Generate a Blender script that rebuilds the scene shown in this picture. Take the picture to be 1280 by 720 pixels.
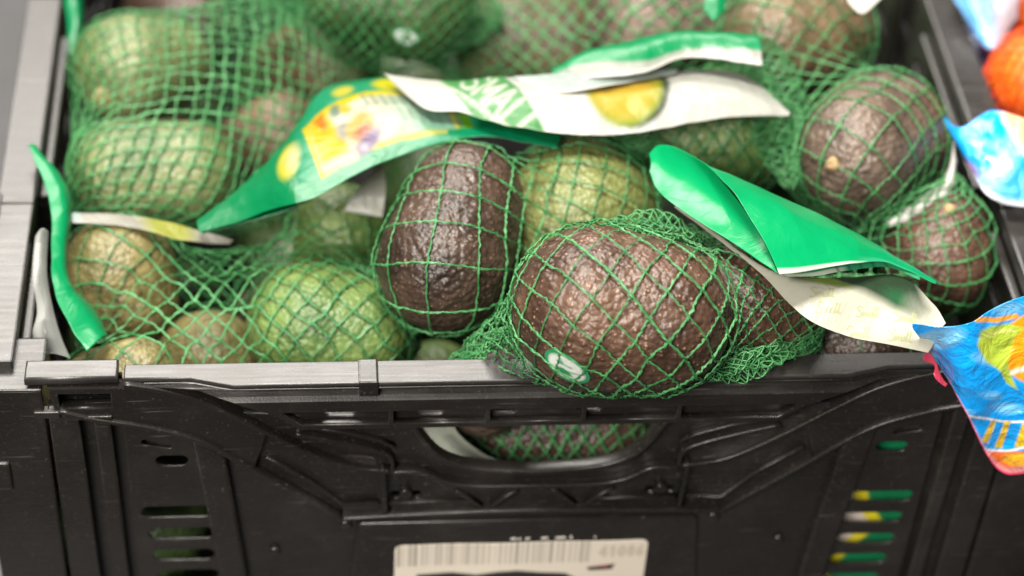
import bpy, bmesh, math, random
import numpy as np
from mathutils import Vector, Matrix, noise

# ------------------------------------------------------------------ camera, world, lamps, exposure
scene = bpy.context.scene
for o in list(bpy.data.objects):
    bpy.data.objects.remove(o)
COL = scene.collection
cam_d = bpy.data.cameras.new('camera')
cam = bpy.data.objects.new('camera', cam_d)
COL.objects.link(cam)
scene.camera = cam
cam.matrix_world = Matrix(((0.996153, 0.013119, -0.086647, -0.0775),
                           (-0.072252, 0.682485, -0.72732, -0.5333),
                           (0.049594, 0.730782, 0.680807, 0.5462),
                           (0, 0, 0, 1)))
cam_d.sensor_width = 36.0
cam_d.lens = 76.44
cam_d.clip_start = 0.05
cam_d.clip_end = 30.0
cam_d.dof.use_dof = True
cam_d.dof.focus_distance = 0.750
cam_d.dof.aperture_fstop = 4.8

world = bpy.data.worlds.new('World')
scene.world = world
world.use_nodes = True
bg = world.node_tree.nodes['Background']
bg.inputs['Color'].default_value = (1.0, 0.93, 0.85, 1)
bg.inputs['Strength'].default_value = 0.05

def area_lamp(name, loc, target, sx, sy, power, color):
    d = bpy.data.lights.new(name, 'AREA')
    d.shape = 'RECTANGLE'; d.size = sx; d.size_y = sy
    d.energy = power; d.color = color
    o = bpy.data.objects.new(name, d); COL.objects.link(o)
    o.location = loc
    o.rotation_euler = (Vector(target) - Vector(loc)).to_track_quat('-Z', 'Y').to_euler()
    return o
# shop ceiling: a run of strip lamps behind the display, one above it
area_lamp('ceiling_lamp_back', (-0.55, 1.75, 1.85), (-0.05, 0.1, 0), 2.1, 0.9, 88, (1.0, 0.95, 0.88))
area_lamp('ceiling_lamp_over', (-0.25, -0.10, 2.0), (0.0, 0.05, 0), 0.55, 0.45, 68, (1.0, 0.95, 0.87))
area_lamp('ceiling_lamp_aisle', (-0.9, -1.5, 1.5), (-0.05, 0.0, -0.05), 0.9, 0.5, 62, (1.0, 0.93, 0.85))

vs = scene.view_settings
vs.view_transform = 'Standard'
vs.look = 'None'
vs.gamma = 1.0
vs.use_curve_mapping = False
vs.exposure = 0.35
scene.render.resolution_x = 1024
scene.render.resolution_y = 576
random.seed(4)
RNG = np.random.default_rng(7)

# ------------------------------------------------------------------ measured layout (metres, crate rim at z = 0)
# avocados: centre of big end, centre of small end, the two radii
DATA_AVO = {
  'A': [[0.0162, 0.0066, 0.0305], [0.037, 0.003, 0.0305], 0.0293, 0.0271],
  'B': [[-0.0329, 0.0573, 0.006], [-0.0239, 0.0808, 0.016], 0.0254, 0.0221],
  'C': [[0.0211, 0.0958, -0.0057], [0.0171, 0.0915, -0.016], 0.0313, 0.0289],
  'A2': [[0.0743, 0.029, 0.0105], [0.0847, 0.0268, 0.0044], 0.0237, 0.0183],
  'T': [[-0.0147, 0.0295, -0.025], [-0.0167, 0.0402, -0.047], 0.0171, 0.0158],
  'U': [[-0.0005, 0.0559, -0.0781], [0.0287, 0.0543, -0.0781], 0.0241, 0.0241],
  'H': [[0.124, 0.0353, -0.0196], [0.1043, 0.0381, -0.0237], 0.0222, 0.0187],
  'G': [[0.1596, 0.0758, -0.012], [0.164, 0.0822, -0.004], 0.0217, 0.0168],
  'E': [[0.1442, 0.128, 0.006], [0.13, 0.106, 0.016], 0.0275, 0.0236],
  'D': [[0.0856, 0.1452, -0.005], [0.0657, 0.1434, -0.005], 0.0273, 0.0233],
  'F': [[0.1277, 0.1962, 0.0094], [0.1107, 0.1832, 0.0133], 0.0276, 0.0232],
  'W': [[0.0625, 0.216, -0.0015], [0.0834, 0.217, -0.0015], 0.0267, 0.0226],
  'J': [[0.0081, 0.2417, -0.0297], [0.0284, 0.237, -0.0297], 0.0276, 0.0233],
  'I': [[-0.0365, 0.2233, 0.006], [-0.0615, 0.228, 0.006], 0.0264, 0.0231],
  'L': [[-0.0732, 0.2363, -0.0358], [-0.086, 0.2462, -0.0459], 0.0222, 0.0193],
  'K': [[-0.1562, 0.1962, -0.01], [-0.1417, 0.2057, -0.014], 0.0239, 0.0202],
  'M': [[-0.0939, 0.183, -0.034], [-0.1055, 0.1831, -0.04], 0.0182, 0.0169],
  'N': [[-0.1557, 0.1411, -0.02], [-0.1304, 0.1417, -0.02], 0.0224, 0.0212],
  'S': [[-0.0693, 0.123, -0.036], [-0.0721, 0.1186, -0.052], 0.0206, 0.0182],
  'R': [[-0.1464, 0.0393, -0.036], [-0.1601, 0.0438, -0.042], 0.0178, 0.0156],
  'O': [[-0.1554, 0.0931, -0.028], [-0.1513, 0.0853, -0.036], 0.0216, 0.0185],
  'Q': [[-0.0812, 0.0657, -0.034], [-0.066, 0.0628, -0.034], 0.0263, 0.0226],
  'P': [[-0.1216, 0.0692, -0.0547], [-0.1337, 0.068, -0.0629], 0.0205, 0.0181],
  'V': [[-0.032, 0.0829, -0.0851], [-0.0429, 0.0821, -0.0914], 0.0195, 0.0176]}
DATA_FILM = {
  'recipe': [[[-0.1245, 0.0897, 0.0, 2.46, 2.76], [-0.1077, 0.1006, 0.008, 3.02, 2.32], [-0.0925, 0.1135, 0.016, 3.52, 1.84], [-0.076, 0.1491, 0.016, 4.05, 1.12], [-0.0524, 0.1509, 0.02, 4.8, 0.98], [-0.0248, 0.1371, 0.025, 5.7, 1.12], [-0.0012, 0.1201, 0.028, 6.5, 1.38], [0.014, 0.1048, 0.03, 7.04, 1.64]], [[-0.1231, 0.0824, 0.0, 2.5, 2.92], [-0.1013, 0.0816, 0.01, 3.22, 2.68], [-0.084, 0.0756, 0.022, 3.8, 2.5], [-0.0662, 0.0834, 0.026, 4.4, 2.22], [-0.042, 0.0974, 0.028, 5.2, 1.86], [-0.0177, 0.103, 0.029, 6.0, 1.71], [0.0002, 0.0994, 0.029, 6.6, 1.78], [0.0108, 0.096, 0.029, 6.96, 1.85]]],
  'flap': [[[-0.1247, 0.092, -0.002, 2.46, 2.76], [-0.1085, 0.1034, 0.004, 3.0, 2.36], [-0.0932, 0.118, 0.01, 3.5, 1.9], [-0.0855, 0.1252, 0.012, 3.75, 1.7]], [[-0.1227, 0.0851, -0.002, 2.52, 2.91], [-0.1022, 0.0848, 0.004, 3.2, 2.76], [-0.0835, 0.0863, 0.012, 3.82, 2.52], [-0.0781, 0.0903, 0.014, 4.0, 2.38]]],
  'picture': [[[-0.0533, 0.142, 0.03, 4.78, 0.9], [-0.0406, 0.1357, 0.032, 5.2, 0.97], [-0.0254, 0.131, 0.034, 5.7, 1.01], [-0.0038, 0.131, 0.035, 6.4, 0.98], [0.0211, 0.1311, 0.034, 7.2, 1.0], [0.0564, 0.1375, 0.032, 8.3, 0.92], [0.0865, 0.1373, 0.032, 9.25, 0.92], [0.103, 0.1146, 0.03, 9.88, 1.42]], [[-0.0521, 0.1399, 0.03, 4.82, 0.94], [-0.0385, 0.1138, 0.034, 5.3, 1.36], [-0.0252, 0.1088, 0.036, 5.75, 1.41], [-0.0062, 0.0992, 0.037, 6.4, 1.58], [0.0174, 0.0942, 0.037, 7.2, 1.68], [0.0419, 0.097, 0.036, 8.0, 1.64], [0.0676, 0.1055, 0.034, 8.8, 1.51], [0.1021, 0.1131, 0.03, 9.86, 1.45]]],
  'greyfold': [[[-0.004, 0.1294, 0.037, 6.4, 0.96], [0.0206, 0.1297, 0.039, 7.2, 0.9], [0.0424, 0.1305, 0.039, 7.9, 0.88], [0.062, 0.1353, 0.036, 8.5, 0.86]], [[-0.0012, 0.1259, 0.037, 6.5, 1.03], [0.0148, 0.1173, 0.039, 7.05, 1.15], [0.0336, 0.1211, 0.039, 7.65, 1.07], [0.0601, 0.1323, 0.036, 8.45, 0.92]]],
  'back': [[[0.0115, 0.1363, 0.034, 6.88, 0.9], [0.0287, 0.1464, 0.036, 7.4, 0.65], [0.048, 0.1514, 0.038, 8.0, 0.5], [0.067, 0.1523, 0.04, 8.6, 0.43], [0.0933, 0.1484, 0.042, 9.45, 0.45]], [[0.0122, 0.1306, 0.036, 6.92, 0.96], [0.0247, 0.1248, 0.04, 7.35, 0.97], [0.0445, 0.1246, 0.042, 8.0, 0.92], [0.0642, 0.1332, 0.043, 8.6, 0.72], [0.0921, 0.1266, 0.044, 9.53, 0.82]]],
  'front_green_a': [[[0.0427, 0.079, 0.04, 8.11, 1.92], [0.0458, 0.0799, 0.043, 8.22, 1.82], [0.0503, 0.0757, 0.046, 8.4, 1.83], [0.0554, 0.0675, 0.049, 8.62, 1.93], [0.0602, 0.0579, 0.052, 8.84, 2.06]], [[0.0423, 0.0713, 0.038, 8.12, 2.14], [0.0439, 0.0609, 0.038, 8.22, 2.37], [0.0497, 0.0483, 0.04, 8.48, 2.6], [0.0645, 0.026, 0.044, 9.12, 3.01], [0.0771, 0.0008, 0.051, 9.74, 3.43]]],
  'front_green_b': [[[0.0599, 0.0584, 0.052, 8.83, 2.05], [0.0731, 0.0529, 0.049, 9.3, 2.25], [0.0869, 0.0461, 0.046, 9.8, 2.48], [0.1036, 0.0387, 0.042, 10.4, 2.75], [0.1214, 0.029, 0.037, 11.05, 3.1], [0.1399, 0.0187, 0.03, 11.72, 3.52]], [[0.0767, -0.0007, 0.052, 9.74, 3.44], [0.0844, 0.0015, 0.051, 10.0, 3.41], [0.0938, 0.0059, 0.049, 10.3, 3.35], [0.1064, 0.011, 0.046, 10.7, 3.3], [0.1207, 0.0181, 0.04, 11.12, 3.28], [0.1386, 0.0164, 0.031, 11.7, 3.55]]],
  'front_white': [[[0.0509, 0.057, 0.034, 8.46, 2.56], [0.0621, 0.0417, 0.035, 8.92, 2.88], [0.0803, 0.0183, 0.036, 9.68, 3.4], [0.1037, 0.0167, 0.034, 10.5, 3.48], [0.1261, 0.0193, 0.032, 11.25, 3.46], [0.1356, 0.008, 0.03, 11.65, 3.78], [0.1381, -0.0026, 0.03, 11.82, 4.04]], [[0.0498, 0.0552, 0.034, 8.43, 2.6], [0.0585, 0.0415, 0.036, 8.8, 2.86], [0.0739, 0.0196, 0.036, 9.45, 3.37], [0.0882, -0.0, 0.032, 10.05, 3.95], [0.1032, -0.0061, 0.028, 10.6, 4.2], [0.1171, -0.0088, 0.026, 11.1, 4.31], [0.1315, -0.01, 0.023, 11.6, 4.41]]],
  'front_fold': [[[0.0794, 0.0081, 0.045, 9.75, 3.41], [0.0894, 0.0095, 0.045, 10.1, 3.37], [0.1015, 0.0133, 0.044, 10.5, 3.3], [0.1213, 0.022, 0.038, 11.1, 3.24], [0.1325, 0.0174, 0.034, 11.5, 3.45]], [[0.0821, 0.0071, 0.044, 9.85, 3.46], [0.0923, 0.0084, 0.043, 10.2, 3.45], [0.1029, 0.0117, 0.042, 10.55, 3.39], [0.1208, 0.0189, 0.037, 11.1, 3.34], [0.1321, 0.0153, 0.034, 11.5, 3.5]]],
  'left_strip': [[[-0.189, 0.1239, 0.01, 0.36, 1.8], [-0.18, 0.0979, 0.006, 0.6, 2.45], [-0.1772, 0.073, 0.002, 0.64, 3.1], [-0.1742, 0.0522, -0.002, 0.7, 3.68], [-0.1684, 0.0395, -0.006, 0.88, 4.08], [-0.1624, 0.0303, -0.01, 1.08, 4.4]], [[-0.1859, 0.1259, 0.006, 0.48, 1.86], [-0.1728, 0.1038, 0.002, 0.87, 2.42], [-0.1722, 0.0774, -0.004, 0.84, 3.15], [-0.1698, 0.0637, -0.008, 0.9, 3.56], [-0.162, 0.0557, -0.012, 1.16, 3.84], [-0.1558, 0.0425, -0.014, 1.35, 4.2]]],
  'left_clear': [[[-0.1832, 0.0771, 0.004, 0.44, 2.96], [-0.1834, 0.0622, 0.0, 0.4, 3.4], [-0.181, 0.0473, -0.006, 0.46, 3.9], [-0.1824, 0.0389, -0.01, 0.4, 4.2], [-0.1799, 0.0323, -0.014, 0.48, 4.46]], [[-0.1787, 0.0797, 0.004, 0.6, 2.9], [-0.1782, 0.0622, 0.0, 0.58, 3.4], [-0.1755, 0.0493, -0.006, 0.66, 3.85], [-0.1721, 0.0387, -0.01, 0.76, 4.2], [-0.1685, 0.0312, -0.014, 0.88, 4.48]]],
  'left_white': [[[-0.1751, 0.0997, -0.004, 0.8, 2.66], [-0.1543, 0.1007, -0.006, 1.5, 2.68], [-0.1331, 0.0971, -0.008, 2.2, 2.8], [-0.1112, 0.092, -0.012, 2.92, 3.0]], [[-0.1747, 0.0941, -0.004, 0.8, 2.78], [-0.1538, 0.0931, -0.005, 1.5, 2.82], [-0.1325, 0.0866, -0.006, 2.2, 2.98], [-0.1129, 0.0882, -0.011, 2.86, 3.06]]],
  'mid_white': [[[-0.0543, 0.1218, 0.0, 4.76, 2.06], [-0.0625, 0.1141, -0.004, 4.5, 2.32], [-0.0695, 0.1082, -0.012, 4.28, 2.64]], [[-0.0531, 0.1188, 0.0, 4.8, 2.12], [-0.0527, 0.1101, -0.004, 4.82, 2.4], [-0.054, 0.1041, -0.012, 4.78, 2.72]]],
  'right_white': [[[0.168, 0.1095, 0.02, 11.92, 1.76], [0.1632, 0.0959, 0.016, 11.84, 2.14], [0.1556, 0.0907, 0.01, 11.6, 2.4], [0.1383, 0.0823, 0.002, 11.06, 2.78]], [[0.1676, 0.1002, 0.018, 11.96, 2.0], [0.1647, 0.0897, 0.014, 11.92, 2.32], [0.158, 0.0826, 0.008, 11.72, 2.62], [0.1396, 0.0795, 0.002, 11.12, 2.84]]],
  'top_white': [[[0.131, 0.1743, 0.05, 10.52, -0.24], [0.1397, 0.1721, 0.05, 10.8, -0.2], [0.1469, 0.1655, 0.05, 11.06, -0.08]], [[0.1308, 0.159, 0.05, 10.6, 0.04], [0.1351, 0.1515, 0.05, 10.78, 0.18], [0.1441, 0.1611, 0.05, 11.0, 0.0]]],
  'top_green': [[[0.078, 0.1804, 0.045, 8.84, -0.22], [0.0829, 0.179, 0.046, 9.0, -0.22], [0.0876, 0.1793, 0.045, 9.14, -0.2]], [[0.0741, 0.1619, 0.045, 8.8, 0.12], [0.0766, 0.153, 0.046, 8.92, 0.26], [0.0817, 0.1608, 0.045, 9.04, 0.14]]],
  'back_left_green': [[[-0.1849, 0.2496, 0.0, 0.84, -0.3], [-0.1849, 0.2321, 0.0, 0.8, 0.0], [-0.1829, 0.2182, -0.004, 0.84, 0.34], [-0.1825, 0.2062, -0.01, 0.84, 0.7]], [[-0.1758, 0.2525, -0.002, 1.12, -0.3], [-0.1772, 0.2349, -0.002, 1.04, 0.0], [-0.1771, 0.2232, -0.006, 1.03, 0.3], [-0.1796, 0.21, -0.012, 0.94, 0.68]]],
  'handle_white': [[[-0.0426, 0.022, -0.0378, 5.24, 5.2], [-0.0407, 0.02, -0.0465, 5.3, 5.45], [-0.0361, 0.018, -0.0554, 5.45, 5.7], [-0.0268, 0.016, -0.0669, 5.75, 6.0]], [[-0.0316, 0.026, -0.0422, 5.6, 5.2], [-0.0269, 0.024, -0.0511, 5.75, 5.45], [-0.0177, 0.022, -0.0594, 6.05, 5.68], [-0.0095, 0.02, -0.0619, 6.32, 5.78]]],
  'slot_film': [[[0.1021, 0.013, -0.0386, 10.1, 5.35], [0.1204, 0.013, -0.0391, 10.7, 5.35], [0.1449, 0.013, -0.0398, 11.5, 5.35]], [[0.1046, 0.013, -0.1349, 9.75, 7.4], [0.126, 0.013, -0.1358, 10.4, 7.4], [0.1559, 0.013, -0.137, 11.3, 7.4]]],
  'pocket_light_film': [[[-0.0804, 0.0135, -0.0174, 3.95, 4.95], [-0.0589, 0.0135, -0.0176, 4.7, 4.94], [-0.0329, 0.0135, -0.0178, 5.6, 4.93], [-0.0038, 0.0135, -0.0189, 6.6, 4.94]], [[-0.0806, 0.015, -0.0324, 3.95, 5.27], [-0.0588, 0.015, -0.0325, 4.7, 5.26], [-0.0324, 0.015, -0.0328, 5.6, 5.25], [-0.003, 0.015, -0.0332, 6.6, 5.24]]],
  'side_light_film': [[[-0.0807, 0.013, -0.0379, 3.95, 5.45], [-0.0529, 0.013, -0.0387, 4.9, 5.45]], [[-0.0811, 0.03, -0.0808, 3.95, 6.0], [-0.0519, 0.03, -0.0817, 4.9, 6.0]]],
  'blue_front': [[[0.1238, -0.0089, 0.036, 11.4, 4.05], [0.1331, -0.0113, 0.037, 11.76, 4.08], [0.1427, -0.0134, 0.04, 12.14, 4.05], [0.1539, -0.007, 0.042, 12.5, 3.83], [0.1658, -0.0026, 0.044, 12.9, 3.66], [0.1845, 0.0036, 0.044, 13.5, 3.5], [0.2107, 0.0115, 0.04, 14.3, 3.4]], [[0.1245, -0.0096, 0.034, 11.42, 4.12], [0.137, -0.0054, 0.014, 11.7, 4.52], [0.146, -0.018, 0.0033, 12.04, 5.1], [0.1654, -0.02, -0.0284, 12.5, 5.9], [0.1809, -0.024, -0.0228, 13.1, 5.86], [0.1974, -0.026, -0.0202, 13.7, 5.84], [0.217, -0.028, -0.0186, 14.4, 5.84]]],
  'fringe': [[[0.1327, -0.006, 0.021, 11.6, 4.36], [0.1349, -0.0066, 0.018, 11.66, 4.45], [0.1369, -0.008, 0.015, 11.72, 4.56], [0.1387, -0.0098, 0.012, 11.78, 4.68], [0.141, -0.0124, 0.009, 11.86, 4.82]], [[0.1322, -0.0066, 0.02, 11.58, 4.4], [0.1319, -0.0079, 0.017, 11.56, 4.51], [0.136, -0.0083, 0.0145, 11.69, 4.58], [0.1363, -0.0108, 0.0115, 11.7, 4.72], [0.1405, -0.013, 0.008, 11.84, 4.86]]],
  'blue_mid': [[[0.1673, 0.1265, 0.02, 11.78, 1.42], [0.1705, 0.1125, 0.024, 12.0, 1.6], [0.1837, 0.1178, 0.028, 12.4, 1.39], [0.1983, 0.1121, 0.028, 12.9, 1.5], [0.2252, 0.1219, 0.02, 13.6, 1.5]], [[0.1677, 0.1227, 0.019, 11.81, 1.52], [0.1729, 0.0997, 0.016, 12.12, 2.06], [0.1779, 0.0852, 0.012, 12.36, 2.46], [0.1943, 0.0807, 0.01, 12.9, 2.6], [0.2182, 0.084, 0.006, 13.6, 2.62]]],
  'blue_top': [[[0.195, 0.232, 0.012, 11.86, -0.3], [0.2072, 0.2286, 0.016, 12.25, -0.34], [0.2278, 0.2348, 0.01, 12.75, -0.3]], [[0.195, 0.2147, 0.01, 11.96, 0.04], [0.205, 0.1896, 0.004, 12.38, 0.62], [0.2205, 0.2081, 0.008, 12.72, 0.2]]],
  'navy': [[[0.2203, 0.2857, -0.03, 12.0, -0.2], [0.2356, 0.2857, -0.03, 12.4, -0.2], [0.2662, 0.2856, -0.03, 13.2, -0.2]], [[0.2001, 0.1325, -0.035, 12.4, 2.6], [0.2158, 0.1272, -0.035, 12.9, 2.7], [0.245, 0.1217, -0.035, 13.8, 2.8]]]}
DATA_LOWER = [
  [[0.0874, 0.054, -0.082], [0.0902, 0.0362, -0.0833], 0.0245, 0.0215],
  [[0.1464, 0.0392, -0.0824], [0.1604, 0.0504, -0.0853], 0.0245, 0.0215],
  [[-0.1576, 0.1134, -0.0844], [-0.1471, 0.0988, -0.0834], 0.0245, 0.0215],
  [[-0.0966, 0.11, -0.0842], [-0.0849, 0.0963, -0.0847], 0.0245, 0.0215],
  [[0.1613, 0.0988, -0.0823], [0.1463, 0.1087, -0.0845], 0.0245, 0.0215],
  [[-0.0784, 0.1571, -0.0857], [-0.0963, 0.1585, -0.0849], 0.0245, 0.0215],
  [[0.0334, 0.1731, -0.0868], [0.0267, 0.1564, -0.0864], 0.0245, 0.0215],
  [[0.0844, 0.1682, -0.0807], [0.0883, 0.1506, -0.0842], 0.0245, 0.0215],
  [[0.1414, 0.1513, -0.0814], [0.1553, 0.1628, -0.0846], 0.0245, 0.0215],
  [[-0.1547, 0.2158, -0.0857], [-0.1376, 0.2213, -0.0865], 0.0245, 0.0215],
  [[-0.0285, 0.2086, -0.0858], [-0.0325, 0.2262, -0.0828], 0.0245, 0.0215],
  [[0.144, 0.2227, -0.0881], [0.1618, 0.22, -0.0873], 0.0245, 0.0215],
  [[-0.1465, 0.2691, -0.0841], [-0.1601, 0.281, -0.0845], 0.0245, 0.0215],
  [[-0.0899, 0.2883, -0.0844], [-0.0852, 0.2709, -0.0851], 0.0245, 0.0215],
  [[-0.0349, 0.2754, -0.0836], [-0.0175, 0.2803, -0.0808], 0.0245, 0.0215],
  [[0.0391, 0.2814, -0.0861], [0.0219, 0.276, -0.0876], 0.0245, 0.0215],
  [[0.0912, 0.2809, -0.0815], [0.0825, 0.2651, -0.0836], 0.0245, 0.0215],
  [[0.1414, 0.2707, -0.0848], [0.1547, 0.2828, -0.0814], 0.0245, 0.0215],
  [[-0.1407, 0.326, -0.0849], [-0.1522, 0.3399, -0.0834], 0.0245, 0.0215],
  [[-0.0199, 0.3272, -0.0873], [-0.0338, 0.3386, -0.0868], 0.0245, 0.0215],
  [[0.0248, 0.3382, -0.0827], [0.0425, 0.3351, -0.0844], 0.0245, 0.0215],
  [[0.0933, 0.3417, -0.0879], [0.0828, 0.3271, -0.0846], 0.0245, 0.0215],
  [[0.1562, 0.3347, -0.0854], [0.1382, 0.3355, -0.0824], 0.0245, 0.0215],
  [[-0.1511, 0.0396, -0.1258], [-0.1451, 0.0565, -0.1289], 0.0245, 0.0215],
  [[-0.0895, 0.0574, -0.1287], [-0.0852, 0.04, -0.1271], 0.0245, 0.0215],
  [[-0.0393, 0.1059, -0.1238], [-0.0218, 0.1017, -0.1203], 0.0245, 0.0215],
  [[0.0269, 0.0949, -0.1238], [0.029, 0.1127, -0.1269], 0.0245, 0.0215],
  [[0.0821, 0.0946, -0.1258], [0.0926, 0.1092, -0.1291], 0.0245, 0.0215],
  [[-0.1432, 0.1716, -0.1249], [-0.1543, 0.1574, -0.1269], 0.0245, 0.0215],
  [[-0.0239, 0.157, -0.1223], [-0.0412, 0.1619, -0.1239], 0.0245, 0.0215],
  [[-0.0868, 0.2064, -0.1246], [-0.0876, 0.2244, -0.1251], 0.0245, 0.0215],
  [[0.0345, 0.2111, -0.1237], [0.0244, 0.226, -0.1238], 0.0245, 0.0215],
  [[-0.0984, 0.3261, -0.125], [-0.0844, 0.3374, -0.1223], 0.0245, 0.0215]]
DATA_TAIL = [[[0.0538, -0.0106, 0.014], [0.0658, -0.0054, 0.014], [0.0807, 0.0047, 0.01], [0.0963, 0.0236, 0.004]], [[0.0233, 0.0384, 0.04], [0.0446, 0.044, 0.034], [0.0626, 0.0435, 0.028]], [[0.0907, 0.1619, 0.03], [0.0982, 0.1384, 0.024], [0.1046, 0.1181, 0.016], [0.1076, 0.0999, 0.006]], [[-0.0063, 0.0092, 0.02], [-0.0164, 0.0173, 0.006], [-0.0273, 0.0183, -0.006]], [[0.026, 0.1185, 0.014], [0.0432, 0.1183, 0.014], [0.0591, 0.1161, 0.01]]]
DATA_MANDARIN = [[0.2224, 0.1753, 0.0, 0.0195], [0.2396, 0.2345, 0.0, 0.0197]]
DATA_STICKER = {'A': [0.004, -0.0199, 0.0285], 'I': [-0.0419, 0.1974, 0.0059]}
DATA_STEM = {'E': [0.1155, 0.0897, 0.025], 'G': [0.161, 0.078, 0.012], 'K': [-0.1665, 0.1747, -0.0082], 'B': [-0.0218, 0.0567, 0.0306]}


# ------------------------------------------------------------------ helpers
def link(o, parent=None):
    COL.objects.link(o)
    if parent is not None:
        o.parent = parent
    return o
def tag(o, label=None, cat=None, group=None, kind=None):
    if label: o['label'] = label
    if cat: o['category'] = cat
    if group: o['group'] = group
    if kind: o['kind'] = kind
    return o
def empty(name, loc=(0, 0, 0)):
    o = bpy.data.objects.new(name, None)
    o.empty_display_size = 0.02
    o.location = loc
    return link(o)
def mesh_obj(name, V, F, mat, parent=None, smooth=True):
    me = bpy.data.meshes.new(name)
    V = np.asarray(V, dtype=np.float32)
    me.from_pydata(V.tolist(), [], F if isinstance(F, list) else F.tolist())
    if smooth:
        me.polygons.foreach_set('use_smooth', np.ones(len(me.polygons), dtype=bool))
    me.materials.append(mat)
    me.update()
    o = bpy.data.objects.new(name, me)
    return link(o, parent)
def localise(o, loc):
    """move the mesh so that the object's origin sits at loc (world), keeping it in place"""
    o.data.transform(Matrix.Translation(-Vector(loc)))
    o.location = loc

# ------------------------------------------------------------------ materials
def new_mat(name):
    m = bpy.data.materials.new(name); m.use_nodes = True
    nt = m.node_tree
    return m, nt, nt.nodes['Principled BSDF']
def N(nt, typ, **kw):
    n = nt.nodes.new(typ)
    for k, v in kw.items(): setattr(n, k, v)
    return n
def ramp(nt, stops, interp='LINEAR'):
    r = N(nt, 'ShaderNodeValToRGB'); cr = r.color_ramp; cr.interpolation = interp
    while len(cr.elements) < len(stops): cr.elements.new(0.5)
    for e, (p, c) in zip(cr.elements, stops):
        e.position = p; e.color = c if len(c) == 4 else (*c, 1)
    return r
def set_in(node, name, val): node.inputs[name].default_value = val

def mat_plastic(name, col, rough=0.36, scratch=True):
    m, nt, b = new_mat(name)
    L = nt.links.new
    tc = N(nt, 'ShaderNodeTexCoord')
    n1 = N(nt, 'ShaderNodeTexNoise'); set_in(n1, 'Scale', 22); set_in(n1, 'Detail', 6); set_in(n1, 'Roughness', .65)
    L(tc.outputs['Object'], n1.inputs['Vector'])
    r1 = ramp(nt, [(.3, tuple(c * .6 for c in col)), (.55, col), (.8, tuple(min(1, c * 1.9 + .006) for c in col))])
    L(n1.outputs['Fac'], r1.inputs['Fac'])
    # scuffs: long thin streaks and pale dust specks
    mp = N(nt, 'ShaderNodeMapping'); mp.inputs['Scale'].default_value = (40, 900, 900)
    L(tc.outputs['Object'], mp.inputs['Vector'])
    n2 = N(nt, 'ShaderNodeTexNoise'); set_in(n2, 'Scale', 1.0); set_in(n2, 'Detail', 3)
    L(mp.outputs['Vector'], n2.inputs['Vector'])
    n3 = N(nt, 'ShaderNodeTexNoise'); set_in(n3, 'Scale', 900); set_in(n3, 'Detail', 2)
    L(tc.outputs['Object'], n3.inputs['Vector'])
    r3 = ramp(nt, [(.64, (0, 0, 0)), (.76, (1, 1, 1))]); L(n3.outputs['Fac'], r3.inputs['Fac'])
    mx = N(nt, 'ShaderNodeMix', data_type='RGBA'); L(r1.outputs['Color'], mx.inputs['A'])
    mx.inputs['B'].default_value = (.16, .15, .14, 1)
    mul = N(nt, 'ShaderNodeMath', operation='MULTIPLY'); mul.inputs[1].default_value = .35
    L(r3.outputs['Color'], mul.inputs[0]); L(mul.outputs[0], mx.inputs['Factor'])
    r2 = ramp(nt, [(.66, (0, 0, 0)), (.74, (1, 1, 1))]); L(n2.outputs['Fac'], r2.inputs['Fac'])
    pm = N(nt, 'ShaderNodeMath', operation='MULTIPLY'); L(r2.outputs['Color'], pm.inputs[0]); L(n1.outputs['Fac'], pm.inputs[1])
    mx2 = N(nt, 'ShaderNodeMix', data_type='RGBA'); L(mx.outputs['Result'], mx2.inputs['A']); mx2.inputs['B'].default_value = (.14, .13, .12, 1)
    L(pm.outputs[0], mx2.inputs['Factor']); L(mx2.outputs['Result'], b.inputs['Base Color'])
    mr = N(nt, 'ShaderNodeMapRange'); set_in(mr, 'To Min', rough - .08); set_in(mr, 'To Max', rough + .16)
    L(n2.outputs['Fac'], mr.inputs['Value'])
    sm = N(nt, 'ShaderNodeMath', operation='MULTIPLY_ADD'); sm.inputs[1].default_value = .30
    sub = N(nt, 'ShaderNodeMath', operation='SUBTRACT'); sub.inputs[1].default_value = .5; L(n1.outputs['Fac'], sub.inputs[0])
    L(sub.outputs[0], sm.inputs[0]); L(mr.outputs['Result'], sm.inputs[2]); L(sm.outputs[0], b.inputs['Roughness'])
    bu = N(nt, 'ShaderNodeBump'); set_in(bu, 'Strength', .12); set_in(bu, 'Distance', .0004)
    n4 = N(nt, 'ShaderNodeTexNoise'); set_in(n4, 'Scale', 1400); L(tc.outputs['Object'], n4.inputs['Vector'])
    ad = N(nt, 'ShaderNodeMath', operation='ADD'); L(n4.outputs['Fac'], ad.inputs[0]); L(n2.outputs['Fac'], ad.inputs[1])
    L(ad.outputs[0], bu.inputs['Height']); L(bu.outputs['Normal'], b.inputs['Normal'])
    return m
M_BLACK = mat_plastic('crate black plastic', (.0150, .0132, .0118), .27)
M_INSIDE = mat_plastic('crate plastic with painted shade', (.006, .0055, .005), .70)  # darker copy of the crate plastic, shade inside put into its colour
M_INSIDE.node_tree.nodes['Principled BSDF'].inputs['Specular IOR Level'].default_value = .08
M_RIM = mat_plastic('crate worn rim with painted sheen', (.028, .026, .0245), .28)  # worn grey, base lightened to add the lamp reflection on the rim
M_RIM.node_tree.nodes['Principled BSDF'].inputs['Specular IOR Level'].default_value = .55

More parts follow.
